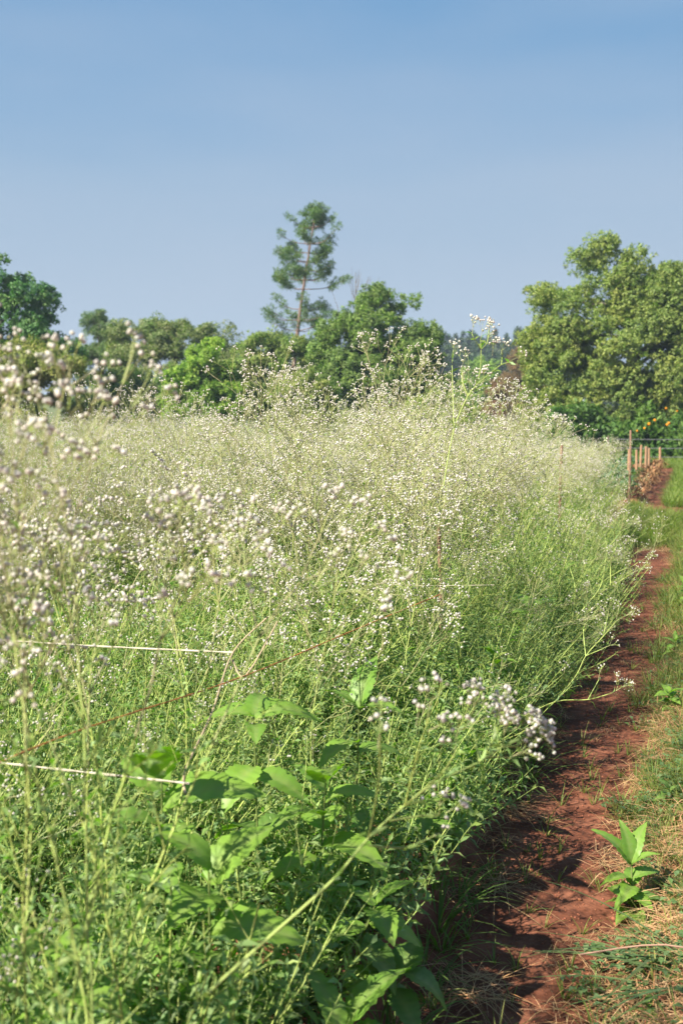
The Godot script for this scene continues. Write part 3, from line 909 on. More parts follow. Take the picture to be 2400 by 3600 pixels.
func path_side() -> void:
	var green := [Color(0.15, 0.22, 0.05), Color(0.25, 0.26, 0.075)]
	var dark := [Color(0.13, 0.23, 0.05), Color(0.19, 0.27, 0.07)]
	var turf := []
	for k in 4:
		turf.append(tuft(500 + k, 22, 0.05, 0.16, 0.0042, green[0], green[1], 0.035).mesh(M.grass))
	var lush := []
	for k in 3:
		lush.append(tuft(510 + k, 18, 0.12, 0.30, 0.0065, dark[0], dark[1], 0.03, 1.4).mesh(M.grass))
	var hay := []
	for k in 3:
		hay.append(straws(520 + k, 26, 0.06, 0.05, 0.16).mesh(M.straw))
	var creeping := []
	for k in 3:
		var b := MB.new()
		rng.seed = 530 + k
		for i in 16:
			var az := rf(0, TAU)
			var p := Vector3(rf(-0.05, 0.05), rf(0.01, 0.05), rf(-0.05, 0.05))
			b.leaf(p, Vector3(cos(az), rf(0.0, 0.5), sin(az)).normalized(), Vector3.UP, rf(0.016, 0.03), rf(0.010, 0.016), 0.15, vary(Color(0.13, 0.21, 0.07).lerp(Color(0.17, 0.25, 0.11), rng.randf()), 0.2))
		creeping.append(b.mesh(M.leaf))
	rng.seed = 540
	var bank := base("grass")
	tag(bank, "short mixed green grass covering the bank right of the path", "grass", "", "stuff")
	var straw_o := base("straw")
	tag(straw_o, "dry orange brown straw lying on bank and path edges", "straw", "", "stuff")
	var creep_o := base("ground_cover")
	tag(creep_o, "small-leaved creeping weeds woven through the bank grass", "ground cover", "", "stuff")
	var lists := []
	for k in 13:
		lists.append([])
	var s := 1.3
	while s < 15.0:
		var ds := 0.035 if s < 5.0 else 0.06
		var t := 0.06
		while t < 0.35 + 0.12 * s:
			var q := bumps.get_noise_2d(s * 130.0, t * 130.0)
			var cover := smoothstep(0.14, 0.36, t + q * 0.14)
			if rng.randf() < cover * (0.55 + q * 0.6) and s > 4.2 - 3.0 * t:
				lists[rng.randi_range(0, 3)].append(place(s + rf(-0.03, 0.03), t + rf(-0.03, 0.03), rf(0.6, 1.1) * (1.0 + 0.7 * smoothstep(4.0, 8.0, s))))
			elif rng.randf() < cover * 0.16:
				lists[rng.randi_range(0, 3)].append(place(s + rf(-0.03, 0.03), t + rf(-0.03, 0.03), rf(0.6, 1.2)))
			if rng.randf() < cover * (0.34 - q * 0.5):
				lists[7 + rng.randi_range(0, 2)].append(place(s + rf(-0.03, 0.03), t + rf(-0.03, 0.03), rf(0.7, 1.2)))
			if rng.randf() < cover * (0.22 + q * 0.5):
				lists[10 + rng.randi_range(0, 2)].append(place(s + rf(-0.03, 0.03), t + rf(-0.03, 0.03), rf(0.8, 1.4)))
			t += ds
		# the grassed-over end of the path
		if s > 11.0:
			var t2 := -0.4
			while t2 < 0.2:
				if rng.randf() < smoothstep(11.0, 12.2, s) * 0.55:
					lists[rng.randi_range(0, 3)].append(place(s + rf(-0.03, 0.03), t2, rf(1.3, 2.2)))
				if rng.randf() < 0.25:
					lists[7 + rng.randi_range(0, 2)].append(place(s, t2, rf(0.9, 1.4)))
				t2 += 0.06
		# bed side: lush blades hanging towards the path, trampled straw under them
		for k in 4:
			if rng.randf() < 0.30 * ds / 0.035:
				lists[4 + rng.randi_range(0, 2)].append(place(s + rf(-0.03, 0.03), -0.32 + rf(-0.15, 0.12), rf(0.45, 1.1)))
		if rng.randf() < 0.34:
			lists[7 + rng.randi_range(0, 2)].append(place(s, -0.22 + rf(-0.10, 0.07), rf(0.6, 1.0)))
		if rng.randf() < 0.2:
			lists[7 + rng.randi_range(0, 2)].append(place(s, rf(-0.2, 0.2), rf(0.3, 0.7)))
		s += ds
	for k in 4:
		many("tufts", turf[k], lists[k], [], bank)
	for k in 3:
		many("straws", hay[k], lists[7 + k], [], straw_o)
		many("leaves", creeping[k], lists[10 + k], [], creep_o)
	var edge := base("grass")
	tag(edge, "lush dark grass fringe hanging from the field's edge", "grass", "", "stuff")
	for k in 3:
		many("tufts", lush[k], lists[4 + k], [], edge)
	# clods and crumbs of earth
	var cl := base("gravel")
	tag(cl, "crumbs and small clods of red earth on the path", "earth crumbs", "", "stuff")
	for k in 2:
		var b := MB.new()
		rng.seed = 560 + k
		b.bloom(Vector3.ZERO, 1.0, Vector3.UP, rf(0, 9), Color(0.24, 0.09, 0.052))
		var xf := []
		for i in 3500:
			var near := pow(rng.randf(), 1.6)
			var z := 1.9 + near * 9.0
			var r := rf(0.0012, 0.004) if rng.randf() < 0.985 else rf(0.005, 0.010)
			xf.append(Transform3D(Basis.from_euler(Vector3(rf(0, 3), rf(0, 6), rf(0, 3))).scaled(Vector3(1, rf(0.6, 1), 1) * r), at_path(z, rf(-0.36, 0.36)) + Vector3(0, r * 0.3, 0)))
		many("clods", b.mesh(M.clod), xf, [], cl)
	# single sprouts of grass on the trodden earth
	var sprouts := []
	for k in 4:
		sprouts.append(tuft(570 + k, 9, 0.04, 0.13, 0.0055, green[0], green[1], 0.016, 0.9).mesh(M.grass))
	rng.seed = 580
	for i in 120:
		var z := 2.1 + pow(rng.randf(), 1.3) * 6.5
		var o := top("grass_sprout", sprouts[i % 4])
		var tt := rf(-0.20, 0.24)
		o.transform = place(z, tt, rf(0.5, 1.05))
		tag(o, "small green grass sprout growing in the trodden red path", "grass sprout", "grass sprouts on the path")
	# trampled clumps of dry grass
	for a in [[3.15, -0.22, 1.5, "large trampled clump of dry grass at the path's field edge"], [2.55, -0.10, 0.9, "small clump of dry grass on the path nearest the viewer"], [3.75, -0.24, 1.1, "dry grass clump under the overhanging field grass"]]:
		var o := base("dry_grass_clump", at_path(a[0], a[1]), rf(0, TAU))
		tag(o, a[3], "dry grass")
		for k in 3:
			part("straws", straws(590 + k + int(a[0] * 100), 34, 0.07 * a[2], 0.07, 0.22 * a[2]).mesh(M.straw), o).rotation.y = k * 1.1

# ---------------------------------------------------------------- broad-leaved weeds
func broad_leaf(seed: int, slim: float, tone: Color) -> ArrayMesh:
	rng.seed = seed
	var st := MB.new()
	var rows := 18
	var arch := rf(0.25, 0.5)
	for i in rows + 1:
		var u := float(i) / rows
		var w := slim * pow(sin(PI * pow(u, 0.72) * 0.985 + 0.01), 0.85) * 0.5
		var teeth := 1.0 + (0.09 if i % 2 == 0 else -0.05) * (1.0 if u > 0.15 and u < 0.95 else 0.0)
		var y := 0.10 * sin(PI * u * 0.7) - arch * u * u
		for k in 5:
			var q := (k - 2) / 2.0
			var x := q * w * (teeth if absf(q) == 1.0 else 1.0)
			var ripple := 0.020 * sin(u * 40.0 - absf(q) * 6.0) * absf(q) * (1.0 if absf(q) < 1.0 else 0.6) + 0.02 * sin(u * 7.0 + q * 2.0 + float(seed)) * absf(q)
			st.v.append(Vector3(x, y + absf(q) * w * 0.38 - q * q * w * 0.18 + ripple, -u))
			st.n.append(Vector3.ZERO)
			var c := tone.lerp(Color(0.28, 0.36, 0.12), 0.55 if k == 2 else 0.0)
			st.c.append(vary(c, 0.10))
	for i in rows:
		for k in 4:
			var p := i * 5 + k
			for tri in [[p, p + 5, p + 1], [p + 1, p + 5, p + 6]]:
				st.ix.append_array(tri)
				var nn := -(st.v[tri[1]] - st.v[tri[0]]).cross(st.v[tri[2]] - st.v[tri[0]])
				for q in tri:
					st.n[q] += nn
	for i in st.n.size():
		st.n[i] = st.n[i].normalized() if st.n[i].length() > 1e-9 else Vector3.UP
	return st.mesh(M.weed_leaf)

var leaf_kinds := []
var bloom_size := 0.0033

# leaves: [height share, azimuth in degrees (0 = away, 90 = right), length, upward pitch in degrees, kind]
func weed(label: String, at: Vector3, height: float, lean: Vector3, leaves: Array, group := "") -> void:
	var o := base("broadleaf_weed", at)
	tag(o, label, "weed", group)
	var b := MB.new()
	var line := curve([Vector3(0, -0.01, 0), Vector3.UP * height * 0.5 + lean * 0.3, Vector3.UP * height + lean], 4)
	b.tube(line, 0.0042, 0.0022, 6, Color(0.24, 0.30, 0.10))
	part("stem", b.mesh(M.weed_leaf), o)
	for l in leaves:
		var u: float = l[0] * (line.size() - 1)
		var p: Vector3 = line[int(u)].lerp(line[mini(int(u) + 1, line.size() - 1)], u - int(u))
		var bs := Basis(Vector3.UP, -deg_to_rad(l[1])) * Basis(Vector3.RIGHT, deg_to_rad(l[3])) * Basis(Vector3.BACK, rf(-0.25, 0.25))
		part("leaf", leaf_kinds[int(l[4]) % leaf_kinds.size()], o, Transform3D(bs.scaled_local(Vector3.ONE * l[2]), p))

func ring(n: int, size: float, kind: int, seed: int) -> Array:
	rng.seed = seed
	var out := []
	var az := rf(0, 360)
	for i in n:
		az += 137.0 + rf(-15, 15)
		var u := 1.0 - float(i) / n
		out.append([0.35 + 0.65 * u, az, size * rf(0.75, 1.15) * (0.6 + 0.4 * sin(PI * (1.0 - u * 0.7))), lerpf(2.0, 50.0, u * u) + rf(-10, 10), kind + rng.randi_range(0, 1)])
	return out

func weeds() -> void:
	for a in [[600, 0.62, Color(0.21, 0.36, 0.055)], [601, 0.56, Color(0.18, 0.32, 0.055)], [602, 0.42, Color(0.17, 0.32, 0.05)], [603, 0.36, Color(0.20, 0.35, 0.06)], [604, 0.7, Color(0.14, 0.26, 0.055)], [605, 0.6, Color(0.15, 0.27, 0.06)]]:
		leaf_kinds.append(broad_leaf(a[0], a[1], a[2]))
	# on the bank: the upright one with the long shadow
	weed("upright bright green weed standing alone on the bank edge", at_path(2.95, 0.27), 0.17, Vector3(0.0, 0, -0.02),
		[[1.0, -20, 0.13, 72, 2], [1.0, 40, 0.14, 62, 3], [0.98, -70, 0.15, 50, 2], [0.95, 120, 0.10, 50, 3], [0.7, -95, 0.10, 12, 0], [0.72, 80, 0.09, 25, 1], [0.6, -150, 0.09, 10, 0], [0.6, 20, 0.10, 25, 1], [0.45, -120, 0.08, 0, 1], [0.45, 150, 0.08, 10, 0], [0.3, 60, 0.09, 20, 1], [0.3, -60, 0.09, 10, 0], [0.35, 0, 0.10, 20, 4], [0.4, 100, 0.10, 12, 5], [0.4, -35, 0.10, 15, 0], [0.25, 175, 0.09, 5, 1], [0.25, -130, 0.08, 5, 0]])
	weed("small pale green weed on the bank beside the path's bend", at_path(4.9, 0.33), 0.12, Vector3.ZERO, ring(8, 0.09, 0, 611))
	weed("low leafy weed at the bank edge, farther up the path", at_path(6.1, 0.34), 0.12, Vector3.ZERO, ring(8, 0.10, 2, 612))
	weed("light green weed highest up the bank before the grassy end", at_path(7.6, 0.40), 0.16, Vector3.ZERO, ring(9, 0.11, 0, 613))
	weed("broad light green weed on the bank near the grassed-over end", at_path(9.4, 0.42), 0.2, Vector3.ZERO, ring(10, 0.13, 0, 614))
	weed("tiny weed rooted at the bank's foot nearest the viewer", at_path(2.35, 0.34), 0.05, Vector3.ZERO, ring(5, 0.05, 2, 615))
	weed("short weed with oval leaves above the upright bright weed", at_path(3.7, 0.36), 0.07, Vector3.ZERO, ring(7, 0.06, 4, 616))
	# in the bed
	weed("bright weed with two wide sunlit leaves amid the near foliage", Vector3(-0.22, 0.14, -2.55), 0.62, Vector3(-0.01, 0, 0.0), [[1.0, -80, 0.16, 8, 0], [1.0, 75, 0.17, 12, 0], [1.0, 10, 0.12, 30, 1], [0.95, 170, 0.10, 10, 1], [0.75, -150, 0.15, -10, 0], [0.72, 110, 0.15, -5, 1], [0.5, -60, 0.14, 0, 4], [0.5, 60, 0.14, 5, 5]])
	weed("weed with upright pointed sunlit leaves near the soil gap", Vector3(0.04, 0.14, -2.75), 0.58, Vector3(0.01, 0, 0), [[1.0, 20, 0.18, 55, 2], [1.0, -60, 0.13, 35, 1], [1.0, 120, 0.14, 20, 3], [0.8, -130, 0.15, 5, 0], [0.75, 70, 0.15, 5, 1], [0.55, -30, 0.14, 0, 4], [0.5, 170, 0.13, 0, 5]])
	weed("blurred bright weed deep in the near left foliage", Vector3(-0.40, 0.14, -2.15), 0.60, Vector3(0, 0, 0), ring(9, 0.19, 0, 621))
	weed("blurred weed lower in the near foliage, below the twine", Vector3(-0.27, 0.14, -1.95), 0.48, Vector3(0, 0, 0), ring(9, 0.18, 0, 622))
	weed("wide-leaved weed between the twine and the soil gap", Vector3(-0.06, 0.14, -2.45), 0.48, Vector3(0.02, 0, 0), ring(9, 0.17, 0, 623))
	weed("toothed weed spilling over the field's soil edge", Vector3(0.02, 0.12, -2.30), 0.26, Vector3(0.06, 0, 0.02), [[1.0, 60, 0.12, 30, 2], [1.0, -60, 0.11, 25, 3], [0.95, 160, 0.12, 10, 0], [0.8, 95, 0.13, -5, 0], [0.75, -110, 0.13, 0, 1], [0.6, 130, 0.13, -15, 4], [0.55, 60, 0.12, -10, 5], [0.4, 170, 0.11, -15, 0]])
	weed("short weed with rounded toothed leaves overhanging the path", Vector3(0.09, 0.06, -2.28), 0.15, Vector3(0.06, 0, 0.0), [[1.0, 20, 0.11, 35, 4], [1.0, 110, 0.12, -10, 4], [0.9, -70, 0.11, 10, 5], [0.7, 150, 0.12, -20, 5], [0.6, 60, 0.09, 0, 4]])
	weed("shaded weed with two large pointed leaves at the bottom", Vector3(0.0, 0.10, -1.98), 0.16, Vector3(0.0, 0, 0.02), [[1.0, 50, 0.20, 38, 2], [1.0, -40, 0.16, 55, 3], [0.9, 110, 0.14, 15, 4], [0.8, -110, 0.14, 10, 5], [0.6, 160, 0.12, 0, 4]])
	weed("blurred weed in the very corner below everything", Vector3(-0.50, 0.14, -1.75), 0.40, Vector3.ZERO, ring(7, 0.16, 0, 624))
	weed("leafy weed at the field's edge under the clustered white heads", at_path(4.3, -0.42), 0.34, Vector3(0.03, 0, 0), ring(9, 0.14, 2, 625))
	weed("weed with broad leaves at the dark field's edge farther on", at_path(5.3, -0.42), 0.36, Vector3(0.03, 0, 0), ring(9, 0.15, 0, 626))
	weed("single leafy weed hugging the shaded edge past the budding sprays", at_path(6.4, -0.40), 0.40, Vector3(0.03, 0, 0), ring(8, 0.15, 2, 627))
	weed("dark weed with narrow leaves in the shaded edge grass", at_path(3.4, -0.36), 0.2, Vector3(0.03, 0, 0), ring(9, 0.14, 2, 628))
	weed("dark weed with folded leaves behind the trampled dry grass", at_path(3.0, -0.38), 0.2, Vector3(0.03, 0, 0), ring(8, 0.13, 2, 629))
	# long grass leaning off the bank into the path
	var o := base("long_grass_plant", at_path(2.5, 0.42))
	tag(o, "long-bladed grass leaning from the bank across the path", "grass")
	rng.seed = 640
	for i in 20:
		var b := MB.new()
		var az := PI + rf(-0.9, 0.9)
		b.blade(Vector3(rf(-0.06, 0.06), 0.01, rf(-0.1, 0.1)), Vector3(cos(az), rf(0.05, 0.5), -sin(az)).normalized(), rf(0.22, 0.5), rf(0.008, 0.013), rf(0.2, 0.7), 7, vary(Color(0.15, 0.22, 0.09), 0.25))
		part("blade", b.mesh(M.grass), o)
	var st := MB.new()
	st.tube(curve([Vector3(0.15, 0.05, 0.02), Vector3(-0.05, 0.09, 0), Vector3(-0.28, 0.08, 0.03)], 4), 0.003, 0.002, 5, Color(0.36, 0.22, 0.16))
	part("culm", st.mesh(M.straw), o)

# ---------------------------------------------------------------- stakes and twine
func stake(label: String, at: Vector3, h: float, r: float, mat: Material, tip_x := 0.0, group := "") -> void:
	var b := MB.new()
	rng.seed = int(absf(at.x * 991.0) + absf(at.z * 313.0))
	var line := curve([Vector3(0, -0.08, 0), Vector3(tip_x * 0.4 + rf(-0.008, 0.008), h * 0.45, rf(-0.008, 0.008)), Vector3(tip_x, h, 0)], 5)
	b.tube(line, r, r * 0.82, 8, Color(1, 1, 1))
	var s := b.v.size()
	b.v.append(line[-1] + Vector3(0, r * 0.4, 0))
	b.n.append(Vector3.UP)
	b.c.append(Color(1, 1, 1))
	for k in 8:
		b.ix.append_array([s - 8 + k, s - 8 + (k + 1) % 8, s])
	var o := top("wooden_stake", b.mesh(mat), at)
	tag(o, label, "stake", group)

func rope(called: String, label: String, a: Array, r: float, mat: Material) -> void:
	var b := MB.new()
	var line := curve(a, 10)
	# two plies wound round each other
	for ply in 2:
		var p := PackedVector3Array()
		for i in line.size():
			var an := i * 1.1 + ply * PI
			p.append(line[i] + Vector3(0, cos(an), sin(an)) * r * 0.45)
		b.tube(p, r * 0.75, r * 0.75, 5, Color(1, 1, 1))
	tag(top(called, b.mesh(mat)), label, "twine")

func twine_and_stakes() -> void:
	stake("brown bark stake half hidden in the field's green middle", ground_at(0.50, 4.9), 0.85, 0.011, M.stake_wood, -0.02)
	stake("thin reddish stake deeper in the white bloom before the big tree", ground_at(2.05, 9.3), 1.12, 0.016, M.stake_wood)
	stake("tall reddish stake at the field's far corner by the posts", ground_at(4.42, 15.3), 1.16, 0.02, M.stake_wood, 0.0)
	rope("white_twine", "upper white twine stretched across the near foliage", [Vector3(-1.15, 0.93, -2.76), Vector3(-0.70, 0.915, -2.70), Vector3(-0.29, 0.915, -2.62)], 0.0023, M.twine)
	rope("white_twine", "lower white twine stretched across the near foliage", [Vector3(-0.85, 0.83, -2.05), Vector3(-0.62, 0.815, -2.02), Vector3(-0.31, 0.80, -1.97)], 0.0023, M.twine)
	rope("white_twine", "thin white twine in the middle of the field's greenery", [Vector3(-0.10, 0.86, -4.1), Vector3(0.3, 0.85, -4.05), Vector3(0.62, 0.86, -4.0)], 0.0009, M.twine)
	rope("orange_twine", "rusty orange twine running along the field's edge through the foliage", [Vector3(-0.75, 0.90, -1.55), Vector3(-0.55, 0.92, -1.9), Vector3(-0.25, 0.905, -2.4), Vector3(0.05, 0.92, -2.9), Vector3(0.34, 0.93, -3.4)], 0.0018, M.orange_twine)
	var b := MB.new()
	b.tube(curve([Vector3(-0.315, 0.785, -1.95), Vector3(-0.33, 0.80, -2.05), Vector3(-0.305, 0.85, -2.3), Vector3(-0.29, 0.915, -2.62), Vector3(-0.20, 1.0, -2.68)], 6), 0.0028, 0.0022, 6, Color(1, 1, 1))
	b.tube(curve([Vector3(-0.29, 0.90, -2.60), Vector3(-0.25, 0.87, -2.55), Vector3(-0.17, 1.0, -2.62)], 4), 0.003, 0.002, 5, Color(1, 1, 1))
	tag(top("dry_stalk", b.mesh(M.dry_stalk)), "straw-coloured dry stalk joining the ends of both white twines", "stalk")
	# posts of the next bed, and the wire fence beyond
	var posts := [[6.05, 21.0, 0.70], [6.32, 21.4, 0.66], [6.72, 22.4, 0.74], [6.98, 22.9, 0.70], [7.15, 23.4, 0.68], [7.45, 24.2, 0.62]]
	var names := ["pale post nearest the field's corner in the row of posts", "second pale post of the row past the field", "third pale post of the row past the field", "fourth pale post of the row past the field", "fifth pale post of the row past the field", "last pale post of the row past the field"]
	for i in posts.size():
		stake(names[i], ground_at(posts[i][0], posts[i][1]), posts[i][2], 0.032, M.post_wood, 0.0, "posts of the next bed")
	stake("lone pale post at the path's far end", ground_at(8.45, 26.5), 0.6, 0.04, M.post_wood)
	var f := base("wire_fence", ground_at(8.0, 28.5))
	tag(f, "low wire fence before the orange-flowered shrubs", "fence")
	for h in [0.85, 0.6, 0.35]:
		var w := MB.new()
		w.tube(curve([Vector3(-0.4, h, 0), Vector3(1.5, h - 0.02, 0), Vector3(4.5, h, 0)], 4), 0.008, 0.008, 5, Color(1, 1, 1))
		part("wire", w.mesh(M.wire), f)
	for x in [-0.4, 2.0, 4.4]:
		var w := MB.new()
		w.tube(pts([Vector3(x, -0.1, 0.02), Vector3(x, 0.95, 0.02)]), 0.03, 0.025, 6, Color(1, 1, 1))
		part("post", w.mesh(M.bark), f)

# ---------------------------------------------------------------- the bed and grass beyond the field's corner
func far_corner() -> void:
	rng.seed = 700
	var protos := []
	for k in 3:
		var b := MB.new()
		for i in 90:
			var az := rf(0, TAU)
			var out := Vector3(cos(az), rf(0.1, 1.2), sin(az)).normalized()
			b.leaf(out * rf(0.03, 0.22) + Vector3(0, 0.08, 0), out, Vector3.UP, rf(0.08, 0.15), rf(0.03, 0.055), 0.25, vary(Color(0.115, 0.20, 0.11), 0.2))
		protos.append([b.mesh(M.leaf), "leaves"])
	for k in 2:
		var b := MB.new()
		for i in 90:
			var az := rf(0, TAU)
			var out := Vector3(cos(az), rf(0.0, 1.3), sin(az)).normalized()
			b.leaf(out * rf(0.02, 0.22) + Vector3(0, 0.06, 0), out, Vector3.UP, rf(0.07, 0.14), rf(0.012, 0.04), 0.35, vary(Color(0.20, 0.115, 0.06), 0.3))
		protos.append([b.mesh(M.dead), "leaves"])
	var n := 0
	var s := 17.0
	while s < 27.0:
		var t := -2.6
		while t < -0.16:
			var brown := t > -0.58 or (t > -0.9 and rng.randf() < 0.35)
			var k := (3 + rng.randi_range(0, 1)) if brown else rng.randi_range(0, 2)
			var o := base("withered_plant" if brown else "crop_plant", at_path(s + rf(-0.1, 0.1), t + rf(-0.06, 0.06)), rf(0, TAU))
			o.scale = Vector3.ONE * rf(0.85, 1.35)
			part("leaves", protos[k][0], o)
			var b := MB.new()
			b.tube(pts([Vector3(0, -0.03, 0), Vector3(0.01, 0.2, 0)]), 0.008, 0.004, 5, Color(0.2, 0.16, 0.08))
			part("stem", b.mesh(M.dead), o)
			if brown:
				tag(o, "withered brown plant along the path's edge of the next bed", "plant", "withered plants of the next bed")
			else:
				tag(o, "bushy grey green crop plant in the bed past the field", "plant", "crop plants of the next bed")
			n += 1
			t += 0.36
		s += 0.42
	# bright grass to the right of the farther path
	var turf := []
	for k in 3:
		turf.append(tuft(720 + k, 26, 0.10, 0.30, 0.010, Color(0.18, 0.26, 0.055), Color(0.26, 0.30, 0.085), 0.08).mesh(M.grass))
	rng.seed = 730
	var lists := [[], [], []]
	for i in 5200:
		var z := rf(16.6, 32.0)
		lists[i % 3].append(place(z, 0.04 + pow(rng.randf(), 1.4) * 6.0, rf(0.6, 1.2)))
	for i in 1600:
		lists[i % 3].append(place(rf(28.5, 33.0), rf(-6.0, 0.5), rf(0.8, 1.4)))
	var g := base("grass")
	tag(g, "bright yellowish grass right of the farther path", "grass", "", "stuff")
	for k in 3:
		many("tufts", turf[k], lists[k], [], g)

# ---------------------------------------------------------------- single sprays that reach out over the path
# limbs: [points..., radius]; heads: [limb tip, size]
func spray(label: String, limbs: Array, heads: Array, r: float, open: float, size: float, seed: int) -> void:
	rng.seed = seed
	var origin: Vector3 = limbs[0][0]
	var o := base("baby_breath_spray", origin)
	tag(o, label, "plant")
	var st := MB.new()
	var lf := MB.new()
	var fl := MB.new()
	for i in limbs.size():
		var line := PackedVector3Array()
		for p in curve(limbs[i], 4):
			line.append(p - origin)
		st.tube(line, r if i == 0 else r * 0.62, r * 0.45, 6, vary(STEM, 0.12))
		for k in line.size():
			if k % 4 == 0 and k > 0:
				var dir := (line[k] - line[k - 1]).normalized()
				var az := rf(0, TAU)
				for s in 2:
					lf.leaf(line[k], tilt(dir, rf(0.6, 1.0), az + PI * s), dir, rf(0.02, 0.045) * (1.3 if i == 0 else 0.7), rf(0.005, 0.009), 0.2, leaf_colour())
	for h in heads:
		var p: Vector3 = h[0] - origin
		panicle(st, lf, fl, p, (h[1] as Vector3).normalized(), h[2], r * 0.4, h[3], size, open, true)
	part("stems", st.mesh(M.stem), o)
	tag(part("leaves", lf.mesh(M.leaf), o), "", "", "", "stuff")
	tag(part("blossoms", fl.mesh(M.blossom), o), "", "", "", "stuff")

